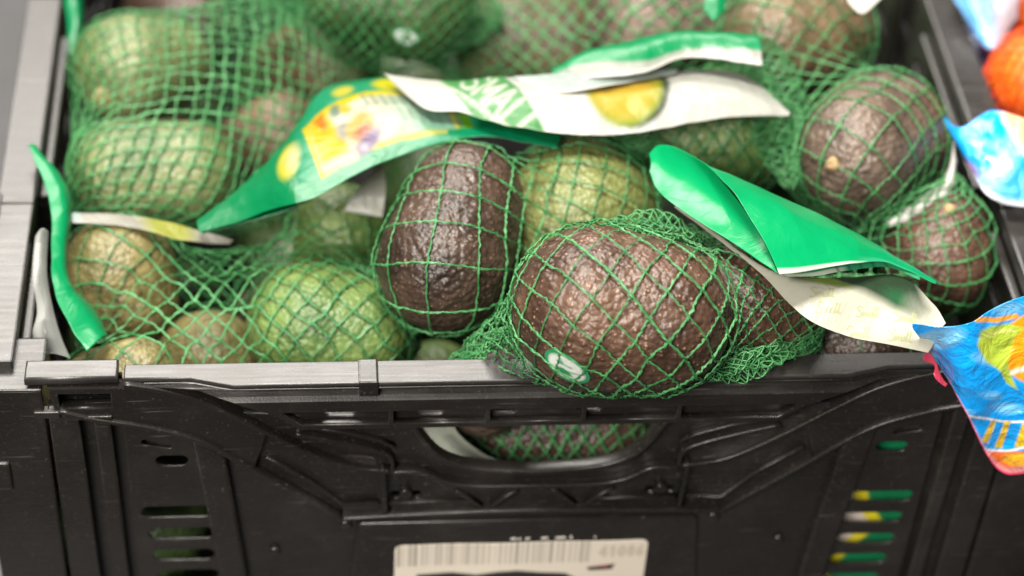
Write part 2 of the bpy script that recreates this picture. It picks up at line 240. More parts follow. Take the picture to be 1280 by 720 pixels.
def mat_avocado(name, dark, light, speck, spec_amt=.5, rough=.35):
    m, nt, b = new_mat(name); L = nt.links.new
    tc = N(nt, 'ShaderNodeTexCoord')
    oi = N(nt, 'ShaderNodeObjectInfo')
    off = N(nt, 'ShaderNodeVectorMath', operation='ADD')
    sc = N(nt, 'ShaderNodeVectorMath', operation='SCALE'); set_in(sc, 'Scale', 3.0)
    cx = N(nt, 'ShaderNodeCombineXYZ'); L(oi.outputs['Random'], cx.inputs[0]); L(oi.outputs['Random'], cx.inputs[1])
    L(cx.outputs[0], sc.inputs[0]); L(tc.outputs['Object'], off.inputs[0]); L(sc.outputs[0], off.inputs[1])
    V = off.outputs[0]
    big = N(nt, 'ShaderNodeTexNoise'); set_in(big, 'Scale', 42); set_in(big, 'Detail', 5); set_in(big, 'Roughness', .6); L(V, big.inputs['Vector'])
    rb = ramp(nt, [(.34, dark), (.66, light)]); L(big.outputs['Fac'], rb.inputs['Fac'])
    # pebbly skin
    wn = N(nt, 'ShaderNodeTexNoise'); set_in(wn, 'Scale', 180); set_in(wn, 'Detail', 2); L(V, wn.inputs['Vector'])
    wv = N(nt, 'ShaderNodeVectorMath', operation='SCALE'); set_in(wv, 'Scale', .0016); L(wn.outputs['Color'], wv.inputs[0])
    wa = N(nt, 'ShaderNodeVectorMath', operation='ADD'); L(V, wa.inputs[0]); L(wv.outputs[0], wa.inputs[1])
    vo = N(nt, 'ShaderNodeTexVoronoi', feature='SMOOTH_F1'); set_in(vo, 'Scale', 330); set_in(vo, 'Smoothness', .45); L(wa.outputs[0], vo.inputs['Vector'])
    v2 = N(nt, 'ShaderNodeTexVoronoi', feature='F1'); set_in(v2, 'Scale', 520); L(wa.outputs[0], v2.inputs['Vector'])
    n5 = N(nt, 'ShaderNodeTexNoise'); set_in(n5, 'Scale', 260); set_in(n5, 'Detail', 5); set_in(n5, 'Roughness', .7); L(V, n5.inputs['Vector'])
    # tops of the pebbles paler, corky specks
    rs = ramp(nt, [(.10, (1, 1, 1)), (.30, (0, 0, 0))]); L(v2.outputs['Distance'], rs.inputs['Fac'])
    rn = ramp(nt, [(.44, (0, 0, 0)), (.58, (1, 1, 1))]); L(n5.outputs['Fac'], rn.inputs['Fac'])
    mm = N(nt, 'ShaderNodeMath', operation='MULTIPLY'); L(rs.outputs['Color'], mm.inputs[0]); L(rn.outputs['Color'], mm.inputs[1])
    ms = N(nt, 'ShaderNodeMath', operation='MULTIPLY'); ms.inputs[1].default_value = spec_amt; L(mm.outputs[0], ms.inputs[0])
    mx = N(nt, 'ShaderNodeMix', data_type='RGBA'); L(rb.outputs['Color'], mx.inputs['A']); mx.inputs['B'].default_value = (*speck, 1)
    L(ms.outputs[0], mx.inputs['Factor'])
    L(mx.outputs['Result'], b.inputs['Base Color'])
    inv = N(nt, 'ShaderNodeMath', operation='MULTIPLY_ADD'); inv.inputs[1].default_value = -1.0; inv.inputs[2].default_value = 1.0
    L(vo.outputs['Distance'], inv.inputs[0])
    ad = N(nt, 'ShaderNodeMath', operation='MULTIPLY_ADD'); ad.inputs[1].default_value = .8
    L(n5.outputs['Fac'], ad.inputs[0]); L(inv.outputs[0], ad.inputs[2])
    ad.inputs[1].default_value = .45
    v2s = N(nt, 'ShaderNodeMath', operation='MULTIPLY_ADD'); v2s.inputs[1].default_value = -.75
    L(v2.outputs['Distance'], v2s.inputs[0]); L(ad.outputs[0], v2s.inputs[2])
    bu = N(nt, 'ShaderNodeBump'); set_in(bu, 'Strength', .70); set_in(bu, 'Distance', .0009)
    L(v2s.outputs[0], bu.inputs['Height']); L(bu.outputs['Normal'], b.inputs['Normal'])
    mr = N(nt, 'ShaderNodeMapRange'); set_in(mr, 'To Min', rough - .06); set_in(mr, 'To Max', rough + .16)
    L(n5.outputs['Fac'], mr.inputs['Value']); L(mr.outputs['Result'], b.inputs['Roughness'])
    return m
SKIN = {
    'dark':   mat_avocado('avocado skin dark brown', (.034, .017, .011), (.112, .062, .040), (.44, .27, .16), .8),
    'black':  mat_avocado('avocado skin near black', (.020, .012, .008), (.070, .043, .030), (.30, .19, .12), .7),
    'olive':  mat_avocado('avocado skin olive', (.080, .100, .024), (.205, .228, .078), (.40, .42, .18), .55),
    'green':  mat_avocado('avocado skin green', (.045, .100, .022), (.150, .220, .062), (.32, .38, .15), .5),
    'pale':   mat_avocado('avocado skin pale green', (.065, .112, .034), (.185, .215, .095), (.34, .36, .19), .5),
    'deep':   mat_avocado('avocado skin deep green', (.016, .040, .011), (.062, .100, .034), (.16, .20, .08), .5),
    'red':    mat_avocado('avocado skin red brown', (.050, .042, .020), (.155, .110, .060), (.32, .25, .14), .5),
    'tan':    mat_avocado('avocado skin tan', (.085, .082, .026), (.215, .180, .072), (.38, .33, .16), .5),
    'grey':   mat_avocado('avocado skin grey brown', (.050, .036, .026), (.155, .112, .084), (.34, .26, .19), .6),
}
def mat_net(name, col, col2):
    m, nt, b = new_mat(name); L = nt.links.new
    tc = N(nt, 'ShaderNodeTexCoord')
    n = N(nt, 'ShaderNodeTexNoise'); set_in(n, 'Scale', 130); set_in(n, 'Detail', 3); L(tc.outputs['Object'], n.inputs['Vector'])
    r = ramp(nt, [(.3, col), (.7, col2)]); L(n.outputs['Fac'], r.inputs['Fac'])
    L(r.outputs['Color'], b.inputs['Base Color'])
    set_in(b, 'Roughness', .33)
    tr = N(nt, 'ShaderNodeBsdfTranslucent'); L(r.outputs['Color'], tr.inputs['Color'])
    mix = N(nt, 'ShaderNodeMixShader'); set_in(mix, 'Fac', .22)
    L(b.outputs[0], mix.inputs[1]); L(tr.outputs[0], mix.inputs[2])
    L(mix.outputs[0], nt.nodes['Material Output'].inputs['Surface'])
    return m
M_NET = mat_net('green net thread', (.028, .165, .048), (.100, .340, .120))
M_REDNET = mat_net('red net thread', (.80, .06, .01), (.90, .14, .02))

def mat_print(name, rough=.32, translucent=.25, wrinkle=.35, coat=0.0):
    """printed plastic film; the print is stored per vertex"""
    m, nt, b = new_mat(name); L = nt.links.new
    at = N(nt, 'ShaderNodeVertexColor', layer_name='print')
    L(at.outputs['Color'], b.inputs['Base Color'])
    set_in(b, 'Roughness', rough)
    if coat: set_in(b, 'Coat Weight', coat); set_in(b, 'Coat Roughness', .05)
    tc = N(nt, 'ShaderNodeTexCoord')
    n = N(nt, 'ShaderNodeTexNoise'); set_in(n, 'Scale', 70); set_in(n, 'Detail', 6); set_in(n, 'Roughness', .55); set_in(n, 'Distortion', 1.2)
    L(tc.outputs['Object'], n.inputs['Vector'])
    bu = N(nt, 'ShaderNodeBump'); set_in(bu, 'Strength', wrinkle); set_in(bu, 'Distance', .003)
    L(n.outputs['Fac'], bu.inputs['Height']); L(bu.outputs['Normal'], b.inputs['Normal'])
    if coat: L(bu.outputs['Normal'], b.inputs['Coat Normal'])
    tr = N(nt, 'ShaderNodeBsdfTranslucent'); L(at.outputs['Color'], tr.inputs['Color'])
    mix = N(nt, 'ShaderNodeMixShader'); set_in(mix, 'Fac', translucent)
    L(b.outputs[0], mix.inputs[1]); L(tr.outputs[0], mix.inputs[2])
    L(mix.outputs[0], nt.nodes['Material Output'].inputs['Surface'])
    return m
M_FILM = mat_print('printed label film')
M_BAG = mat_print('printed glossy bag film', .10, .08, 1.0, 1.0)
M_SMOOTH = mat_print('plain label film', .28, .25, .20)
M_PAPER = mat_print('printed paper', .6, .0, .05)
def mat_clear():
    m, nt, b = new_mat('clear film'); L = nt.links.new
    set_in(b, 'Base Color', (.75, .78, .74, 1)); set_in(b, 'Roughness', .12)
    tp = N(nt, 'ShaderNodeBsdfTransparent')
    lw = N(nt, 'ShaderNodeLayerWeight'); set_in(lw, 'Blend', .35)
    mr = N(nt, 'ShaderNodeMapRange'); set_in(mr, 'To Min', .05); set_in(mr, 'To Max', .45)
    L(lw.outputs['Facing'], mr.inputs['Value'])
    mix = N(nt, 'ShaderNodeMixShader'); L(mr.outputs['Result'], mix.inputs['Fac'])
    L(tp.outputs[0], mix.inputs[1]); L(b.outputs[0], mix.inputs[2])
    L(mix.outputs[0], nt.nodes['Material Output'].inputs['Surface'])
    return m
M_CLEAR = mat_clear()
def mat_simple(name, col, rough, nscale=200, namt=.15, bump=.3):
    m, nt, b = new_mat(name); L = nt.links.new
    tc = N(nt, 'ShaderNodeTexCoord')
    n = N(nt, 'ShaderNodeTexNoise'); set_in(n, 'Scale', nscale); set_in(n, 'Detail', 4); L(tc.outputs['Object'], n.inputs['Vector'])
    r = ramp(nt, [(.3, tuple(c * (1 - namt) for c in col)), (.7, tuple(min(1, c * (1 + namt)) for c in col))])
    L(n.outputs['Fac'], r.inputs['Fac']); L(r.outputs['Color'], b.inputs['Base Color'])
    set_in(b, 'Roughness', rough)
    bu = N(nt, 'ShaderNodeBump'); set_in(bu, 'Strength', bump); set_in(bu, 'Distance', .0008)
    L(n.outputs['Fac'], bu.inputs['Height']); L(bu.outputs['Normal'], b.inputs['Normal'])
    return m
M_STEM = mat_simple('dry stem', (.30, .21, .10), .7, 600, .4)
M_ORANGE = mat_simple('mandarin peel', (.92, .22, .010), .38, 900, .12, .6)
M_RESID = mat_simple('torn paper residue', (.55, .52, .47), .8, 900, .3)
M_SHELF = mat_simple('dark display shelf', (.03, .03, .032), .5, 60, .2)

# ------------------------------------------------------------------ setting
def box(name, lo, hi, mat, parent=None, bev=.0008):
    bm = bmesh.new(); bmesh.ops.create_cube(bm, size=1)
    lo = Vector(lo); hi = Vector(hi)
    for v in bm.verts:
        v.co = Vector([lo[i] + (v.co[i] + .5) * (hi[i] - lo[i]) for i in range(3)])
    if bev: bmesh.ops.bevel(bm, geom=bm.edges[:], offset=bev, segments=2, affect='EDGES', profile=.6)
    me = bpy.data.meshes.new(name); bm.to_mesh(me); bm.free(); me.materials.append(mat)
    return link(bpy.data.objects.new(name, me), parent)
CR_H = 0.190
shelf = box('display_shelf', (-.9, -.12, -CR_H - .03), (.9, 1.0, -CR_H - .0005), M_SHELF, None, .003)
tag(shelf, kind='structure')

# ------------------------------------------------------------------ folding crate
def plate(name, loops, y0, y1, mat, parent, bev=.0005, mapf=None):
    """flat moulding: outline and holes as (x, z) loops, from y0 (front) to y1 (back), edges rounded"""
    cu = bpy.data.curves.new(name, 'CURVE'); cu.dimensions = '2D'; cu.fill_mode = 'BOTH'
    for lp in loops:
        sp = cu.splines.new('POLY'); sp.points.add(len(lp) - 1)
        for p, (x, z) in zip(sp.points, lp): p.co = (x, z, 0, 1)
        sp.use_cyclic_u = True
    cu.extrude = max(abs(y1 - y0) / 2 - bev, .0001); cu.bevel_depth = bev; cu.bevel_resolution = 1; cu.offset = -bev
    o = bpy.data.objects.new(name, cu); COL.objects.link(o)
    bpy.context.view_layer.update()
    me = bpy.data.meshes.new_from_object(o.evaluated_get(bpy.context.evaluated_depsgraph_get()))
    bpy.data.objects.remove(o); bpy.data.curves.remove(cu)
    n = len(me.vertices); co = np.empty(n * 3, np.float32); me.vertices.foreach_get('co', co); co = co.reshape(-1, 3)
    ym = (y0 + y1) / 2
    P = np.stack([co[:, 0], ym - co[:, 2], co[:, 1]], 1)
    if mapf: P = mapf(P)
    me.vertices.foreach_set('co', P.astype(np.float32).ravel())
    me.materials.clear(); me.materials.append(mat); me.name = name
    bm = bmesh.new(); bm.from_mesh(me)
    bmesh.ops.remove_doubles(bm, verts=bm.verts[:], dist=1e-6)
    bmesh.ops.recalc_face_normals(bm, faces=bm.faces[:])
    bm.to_mesh(me); bm.free(); me.update()
    return link(bpy.data.objects.new(name, me), parent)
def smooth_line(ps, k=4):
    P = [Vector((a, b)) for a, b in ps]
    out = []
    for i in range(len(P) - 1):
        p0 = P[max(i - 1, 0)]; p1 = P[i]; p2 = P[i + 1]; p3 = P[min(i + 2, len(P) - 1)]
        for s in range(k):
            t = s / k
            q = .5 * ((2 * p1) + (p2 - p0) * t + (2 * p0 - 5 * p1 + 4 * p2 - p3) * t * t + (3 * p1 - p0 - 3 * p2 + p3) * t ** 3)
            out.append((q.x, q.y))
    out.append((P[-1].x, P[-1].y))
    return out
def strip(ps, w):
    """outline of a bar of width w along a line"""
    P = [Vector(p) for p in ps]; a, b = [], []
    for i, p in enumerate(P):
        d = (P[min(i + 1, len(P) - 1)] - P[max(i - 1, 0)]).normalized()
        n = Vector((-d.y, d.x)) * w / 2
        a.append(tuple(p + n)); b.append(tuple(p - n))
    return a + b[::-1]
def slot(x0, z0, x1, z1, skew=0.0, k=6):
    r = (z1 - z0) / 2; zc = (z0 + z1) / 2; out = []
    for i in range(k + 1):
        t = -math.pi / 2 + math.pi * i / k; out.append((x1 - r + r * math.cos(t), zc + r * math.sin(t)))
    for i in range(k + 1):
        t = math.pi / 2 + math.pi * i / k; out.append((x0 + r + r * math.cos(t), zc + r * math.sin(t)))
    return [(x, z + skew * (x - x0)) for x, z in out]
def circle(x, z, r, k=20): return [(x + r * math.cos(2 * math.pi * i / k), z + r * math.sin(2 * math.pi * i / k)) for i in range(k)]
def mir(ps): return [(-x, z) for x, z in ps][::-1]
mm = lambda ps: [(x / 1000, z / 1000) for x, z in ps]

crate = tag(empty('folding_crate', (0, 0.3, -CR_H)),
            'open black plastic folding crate filled with netted avocados, barcode label on front', 'crate')
def cpart(o):
    o.matrix_parent_inverse = Matrix.Translation((0, -0.3, CR_H)); return o
def cplate(*a, **k): return cpart(plate(*a, **k))
def cbox(*a, **k): return cpart(box(*a, **k))
DEPTH = .6
# --- handle rail across the top of the front wall
lower = [(-146, -1.6), (-121, -4.2), (-109, -7.0), (-95, -13.5), (-86, -21.0)]
rail = [(-147, 0), (147, 0)] + [(-x, z) for x, z in lower] + lower[::-1]
pockets = []
edges = [-84, -53.6, -18.7, 15.3, 50, 84]
xs = [-88.5, -54, -19.5, 15, 49.5, 90]
for i in range(5):
    l, r = xs[i] + .9, xs[i + 1] - .9
    if i == 0: pk = [(l - 4.5, -12.2), (r, -12.2), (r, -18.6), (l + 2, -18.6)]
    elif i == 4: pk = [(l, -12.2), (r + 4, -12.2), (r - 3, -18.6), (l, -18.6)]
    else: pk = [(l, -12.2), (r, -12.2), (r, -18.6), (l, -18.6)]
    pockets.append(mm(pk))
def bow(P):      # the rail stands proud in the middle and steps back towards its ends
    P = P.copy(); ax = np.abs(P[:, 0])
    t = np.clip((ax - .108) / .016, 0, 1); t = t * t * (3 - 2 * t)
    P[:, 1] = np.where(P[:, 1] < .005, P[:, 1] + t * .004, P[:, 1])
    return P
def densify(lp, d=.006):
    out = []
    for a, b in zip(lp, lp[1:] + lp[:1]):
        n = max(1, int(math.hypot(b[0] - a[0], b[1] - a[1]) / d))
        out += [(a[0] + (b[0] - a[0]) * i / n, a[1] + (b[1] - a[1]) * i / n) for i in range(n)]
    return out
cplate('handle_rail', [densify(mm(rail))] + pockets, 0, .0033, M_BLACK, crate, .0005, bow)
# top strip of the rail, worn and lightened for its sheen, one piece with a small notch clip
top = [(-147, 0.2), (-124, 0.2), (-109, -3.8), (109, -3.8), (124, 0.2), (147, 0.2), (147, 11), (-147, 11)]
def lay(P):      # turn an (x, z) outline into an (x, y) slab
    return np.stack([P[:, 0], P[:, 2] + .004, .0004 - P[:, 1]], 1)
def slab(name, loop, z0, z1, mat, parent, bev=.0006):
    """outline in (x, y) from height z0 to z1"""
    def f(P): return np.stack([P[:, 0], P[:, 2], P[:, 1]], 1)
    return cplate(name, [loop], z0, z1, mat, parent, bev, f)
slab('rim_strip', mm([(-147, 4.3), (-124, 4.3), (-109, .3), (109, .3), (124, 4.3), (147, 4.3), (147, 11.5), (-147, 11.5)]), .0002, .0022, M_RIM, crate)
cbox('notch_clip', (-.0655, -.0006, -.004), (-.0585, .0116, .0032), M_BLACK, crate, .0008)
cbox('rail_back', (-.147, .0085, -.040), (-.0975, .0112, -.0003), M_BLACK, crate, .0005)
cbox('rail_back', (.0975, .0085, -.040), (.147, .0112, -.0003), M_BLACK, crate, .0005)
cbox('rail_back', (-.1735, .0095, -.024), (-.1480, .0112, -.0012), M_INSIDE, crate, .0004)  # added dark plate, stands in for shade behind the corner window
cbox('rail_back', (.1480, .0095, -.024), (.1735, .0112, -.0012), M_INSIDE, crate, .0004)  # same added plate for window shade on the right
holes = [mm(slot(-78, -17.8, -66, -13.6)), mm(slot(-45, -17.8, -34.5, -13.6)), mm(slot(-18.5, -17.8, -8.5, -13.6)), mm(slot(13, -17.3, 22, -14.0))]
cplate('pocket_back', [mm([(-96, -9), (96, -9), (90, -20.3), (-90, -20.3)])] + holes, .0034, .0052, M_BLACK, crate, .0003)
# --- the U shaped frame below it
up = smooth_line(mm([(-147, .5), (-134, -2.5), (-120.7, -8.2), (-107, -18.0), (-93.4, -28.6), (-79.3, -38.6), (-67.8, -44.6), (-53.8, -47.0)]))
low = smooth_line(mm([(-172, -11.0), (-160, -16.0), (-141, -20.8), (-121.7, -29), (-99.7, -48.0), (-85.4, -60.3), (-71.4, -72.6)]))
def at_x(line, x):
    for a, b in zip(line, line[1:]):
        if a[0] <= x <= b[0]: return a[1] + (b[1] - a[1]) * (x - a[0]) / (b[0] - a[0])
    return line[-1][1]
upL = [p for p in up if p[0] < -.098]; lowL = [p for p in low if p[0] < -.103]
band = upL + [(-.098, at_x(up, -.098)), (-.103, at_x(low, -.103))] + lowL[::-1] + [(-.1735, -.0015), (-.1475, -.0015)]
win = mm([(-170, -4.5), (-152, -4.5), (-152, -11.5), (-170, -11.5)])
for sgn in (1, -1):
    f = (lambda q: q) if sgn == 1 else mir
    cplate('frame_band', [f(band), f(win)], .0035, .0085, M_BLACK, crate, .0006)
    cplate('edge_rib', [f(strip(up, .0017))], .0022, .0082, M_BLACK, crate, .0005)
    cplate('edge_rib', [f(strip([p for p in low if p[0] > -.1715], .0017))], .0020, .0082, M_BLACK, crate, .0005)
    cplate('inner_rib', [f(strip(mm([(-99, -39.5), (-82.4, -53.5), (-71.3, -66.6), (-58, -65.4)]), .0013))], .0038, .0062, M_BLACK, crate, .0004)
    cplate('upright_rib', [f(mm([(-57.4, -45.5), (-55.6, -45.5), (-54.4, -70), (-56.2, -70)]))], .0024, .0062, M_BLACK, crate, .0004)
    cplate('upright_rib', [f(strip(smooth_line(mm([(-88, -26.0), (-76, -29.5), (-64, -33.5), (-55.5, -37.5), (-53.2, -41), (-53.0, -47.5)])), .0016))], .0022, .0062, M_BLACK, crate, .0005)
    cplate('slant_rib', [f(strip(mm([(-86, -23.5), (-70, -27), (-58, -31.5), (-52.5, -35)]), .0013))], .0036, .0062, M_BLACK, crate, .0004)
    for (a, b) in (((-29.5, -59.3), (-19.8, -68.0)), ((-6.6, -59.6), (-15.6, -68.0))):
        cplate('truss_rib', [f(strip(mm([a, b]), .0014))], .0032, .0062, M_BLACK, crate, .0004)
    cplate('truss_rib', [f(strip(mm([(-54, -66.0), (-37, -65.7), (-22, -65.9)]), .0011))], .0038, .0062, M_BLACK, crate, .0003)
    # boss: a pin between two dark pockets
    cplate('boss', [f(mm(circle(-47.8, -60.8, 2.4)))], .0034, .0062, M_BLACK, crate, .0004)
cplate('bottom_rib', [strip(smooth_line(mm([(-71.6, -72.7), (-60, -72.0), (-30, -70.6), (0, -70.2), (30, -70.6), (60, -72.0), (71.6, -72.7)])), .0018)], .0020, .0084, M_BLACK, crate, .0005)
hole_l = smooth_line(mm([(-46.5, -20.5), (-39.6, -34.5), (-32.5, -42), (-20.6, -46.4), (0, -48.2)]))
hole = hole_l + [(-x, z) for x, z in hole_l[::-1][1:]]
cplate('grip_lip', [strip(hole, .0020)], .0015, .0072, M_BLACK, crate, .0006)
lip_l = smooth_line(mm([(-53, -47.2), (-43, -47.6), (-37, -51.3), (-31, -54.3), (-20.7, -55.9), (0, -56.2)]))
lip = lip_l + [(-x, z) for x, z in lip_l[::-1][1:]]
cplate('grip_lip', [strip(lip, .0018)], .0018, .0066, M_BLACK, crate, .0005)
# backing sheet of the frame with the grip opening and small slots
back_out = mm([(-112, -17), (-86, -19.4), (-48.0, -20.4)]) + [(x - .0006 if x < 0 else x + .0006, z - .0002) for x, z in hole] + mm([(48.0, -20.4), (86, -19.4), (112, -17)])
back_out += [(-x, z) for x, z in [p for p in low if p[0] > -.112]] + mm([(0, -70.7)]) + [p for p in low if p[0] > -.112][::-1]
bp = []
for s in (-1, 1):
    for d in (-3.8, 3.8): bp.append(circle(s * .0478 + d / 1000, -.0632, .0021, 12))
bp.append(mm(slot(-78, -44.6, -59, -39.8, -.13)))
cplate('frame_backing', [back_out] + bp, .0060, .0078, M_BLACK, crate, .0003)
# --- lower wall: side panels with vent slots, grooves, sloping rib, centre panel
zb = -CR_H
slots_L = [slot(-145.6, -71.6, -119.6, -65.6), slot(-143.6, -83.8, -119.0, -77.8), slot(-142.6, -96.2, -119.6, -90.2), slot(-141.4, -108.2, -118.6, -102.2),
           slot(-140.4, -120.2, -117.6, -114.2), slot(-138.5, -43.4, -126.7, -38.0), slot(-143, -32.0, -132, -29.2, -.22)]
def clip_low(x): return at_x(low, x) - .0006
for sgn in (1, -1):
    f = (lambda q: q) if sgn == 1 else mir
    xsamp = [-.1486 + i * .003 for i in range(9)]
    pan = [(x, clip_low(x)) for x in xsamp] + mm([(-113, -130), (-112, -188), (-147, -188), (-148.6, -100)])
    cplate('vent_panel', [f(pan)] + [f(mm(s)) for s in slots_L], .0046, .0058, M_BLACK, crate, .0004)
    cplate('groove_strip', [f([(-.1588, clip_low(-.1588)), (-.1532, clip_low(-.1532)), (-.1512, -.188), (-.1568, -.188)])], .0042, .0085, M_BLACK, crate, .0009)
    cplate('flat_strip', [f([(-.1742, clip_low(-.1715)), (-.1640, clip_low(-.1640)), (-.1620, -.188), (-.1738, -.188)])], .0035, .0085, M_BLACK, crate, .0006)
    cplate('groove_back', [f([(-.1738, clip_low(-.1700) - .001), (-.1490, clip_low(-.149) - .001), (-.1470, -.1875), (-.1738, -.1875)])], .0090, .0110, M_BLACK, crate, .0003)
    rib = [(-.1246, clip_low(-.1246)), (-.1135, clip_low(-.1135)), (-.1075, -.105), (-.1040, -.188), (-.1150, -.188), (-.1180, -.105)]
    cplate('sloping_rib', [f(rib)], .0026, .0090, M_BLACK, crate, .0012)
    cbox('corner_post', (sgn * -.1998 if sgn == 1 else .1754, .0035, zb), (-.1754 if sgn == 1 else .1998, .0300, -.0020), M_BLACK, crate, .0009)
    cbox('hinge_pin', (-.1790 if sgn == 1 else .1700, .0022, -.0150), (-.1700 if sgn == 1 else .1790, .0060, -.0120), M_BLACK, crate, .0005)
    cbox('hinge_pin', (-.1690 if sgn == 1 else .1520, .0026, -.0165), (-.1520 if sgn == 1 else .1690, .0060, -.0150), M_BLACK, crate, .0004)
    cbox('latch', (-.2003 if sgn == 1 else .1900, .0020, -.0520), (-.1900 if sgn == 1 else .2003, .0050, -.0380), M_BLACK, crate, .0012)
    slab('corner_cap', mm([(-181, 4.4), (-149, 4.4), (-149, 13.5), (-181, 13.5)]) if sgn == 1 else mm([(149, 4.4), (181, 4.4), (181, 13.5), (149, 13.5)]), -.0008, .0030, M_RIM, crate, .0008)
cen = [(x, at_x(low, x) - .0004) for x in np.linspace(-.1175, -.0722, 14)] + mm([(-71.0, -73.5), (0, -71.4), (71.0, -73.5)])
cen += [(-x, z) for x, z in [(x, at_x(low, x) - .0004) for x in np.linspace(-.0722, -.1175, 14)]] + mm([(109, -188), (-109, -188)])
cplate('centre_panel', [cen], .0066, .0094, M_BLACK, crate, .0005)
cplate('raised_field', [mm([(-66, -79.4), (-64, -78.0), (62, -78.0), (64, -79.4), (70, -150), (-72, -150)])], .0050, .0068, M_BLACK, crate, .0009)
for sgn in (-1, 1):
    cplate('knob', [mm(circle(sgn * 70, -79.0, 2.3))], .0046, .0068, M_BLACK, crate, .0010)
    cplate('knob', [mm(circle(sgn * 97, -93.0, 2.0))], .0046, .0068, M_BLACK, crate, .0009)
# --- long sides: panel, rim in steps, ledge
def side(sgn):
    x0, x1 = (-.1998, -.1860) if sgn < 0 else (.1860, .1998)
    xi = -.1868 if sgn < 0 else .1868
    def turn(P): return np.stack([xi - sgn * (.0 - P[:, 1]) * 1.0, P[:, 0], P[:, 2]], 1)
    lp = [mm([(31, -2), (600, -2), (600, -188), (31, -188)])]
    for k in range(14):
        y = 62 + k * 36
        for z in (-30, -52, -74, -96, -118):
            lp.append(mm([(a, b) for a, b in slot(y, z - 4, y + 22, z + 2)]))
    cplate('side_wall', lp, .0, .0024, M_BLACK, crate, .0004, turn)
    cuts = [.0140, .0990, .2320, .4200, .6000]
    for a, b in zip(cuts, cuts[1:]):
        lip_w = .0 if int(a * 1000) % 2 else .0012
        cbox('rim_block', (x0, a + .0002, -.0052), (x1, b - .0002, .0018 + .0002 * math.sin(a * 300)), M_RIM, crate, .0007)
    xa, xb = (-.1856, -.1822) if sgn < 0 else (.1822, .1856)
    for a, b in ((.034, .086), (.112, .215), (.25, .40)):
        cbox('inner_ledge', (xa, a, -.0100), (xb, b, -.0065), M_BLACK, crate, .0008)
        cbox('side_rib', (xa, a, -.150), (xb, a + .0025, -.0102), M_BLACK, crate, .0006)
        cbox('side_rib', (xa, a + .009, -.150), (xb, a + .0115, -.0102), M_BLACK, crate, .0006)
    cbox('hinge_pin', (min(x0, x0 + .003 * sgn), .090, -.004), (max(x0, x0 + .003 * sgn) + .002, .104, .0026), M_BLACK, crate, .0008)
    cbox('rim_skirt', (x0 + (.0 if sgn < 0 else .0115), .0305, -.030), (x0 + (.0023 if sgn < 0 else .0138), .600, -.0060), M_BLACK, crate, .0005)
side(-1); side(1)
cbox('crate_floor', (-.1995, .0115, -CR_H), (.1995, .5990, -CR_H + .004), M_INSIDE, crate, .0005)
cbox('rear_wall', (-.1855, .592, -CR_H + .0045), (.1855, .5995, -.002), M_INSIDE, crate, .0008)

# ------------------------------------------------------------------ prints (per-vertex pictures on film)
def sstep(d, w): return np.clip(.5 - d / (2 * w), 0, 1)
class Print:
    def __init__(s, U, V, base, soft=.012):
        s.U, s.V, s.soft = U, V, soft
        s.c = np.empty(U.shape + (3,)); s.c[:] = base
    def over(s, mask, col):
        mask = mask[..., None]; s.c = s.c * (1 - mask) + np.asarray(col) * mask
    def ellipse(s, cx, cy, rx, ry, ang, col, soft=None):
        a = math.radians(ang); dx, dy = s.U - cx, s.V - cy
        x = dx * math.cos(a) + dy * math.sin(a); y = -dx * math.sin(a) + dy * math.cos(a)
        d = (np.sqrt((x / rx) ** 2 + (y / ry) ** 2) - 1) * min(rx, ry)
        s.over(sstep(d, soft or s.soft), col)
    def poly(s, pts, col, soft=None):
        d = s.polydist(pts); s.over(sstep(d, soft or s.soft), col)
    def polydist(s, pts):
        ins = np.zeros(s.U.shape, bool); dm = np.full(s.U.shape, 1e9)
        for (x0, y0), (x1, y1) in zip(pts, pts[1:] + pts[:1]):
            c = ((y0 > s.V) != (y1 > s.V)) & (s.U < (x1 - x0) * (s.V - y0) / ((y1 - y0) + 1e-12) + x0)
            ins ^= c; dm = np.minimum(dm, s.segdist(x0, y0, x1, y1))
        return np.where(ins, -dm, dm)
    def segdist(s, x0, y0, x1, y1):
        dx, dy = x1 - x0, y1 - y0; L = dx * dx + dy * dy + 1e-12
        t = np.clip(((s.U - x0) * dx + (s.V - y0) * dy) / L, 0, 1)
        return np.hypot(s.U - x0 - t * dx, s.V - y0 - t * dy)
    def line(s, pts, w, col, soft=None):
        d = np.full(s.U.shape, 1e9)
        for (a, b), (c, e) in zip(pts, pts[1:]): d = np.minimum(d, s.segdist(a, b, c, e))
        s.over(sstep(d - w / 2, soft or s.soft), col)
    def strokes(s, glyphs, ox, oy, ex, ey, w, col):
        """stroke letters: ex, ey are the letter-width and letter-height vectors"""
        for g in glyphs:
            s.line([(ox + x * ex[0] + y * ey[0], oy + x * ex[1] + y * ey[1]) for x, y in g], w, col)
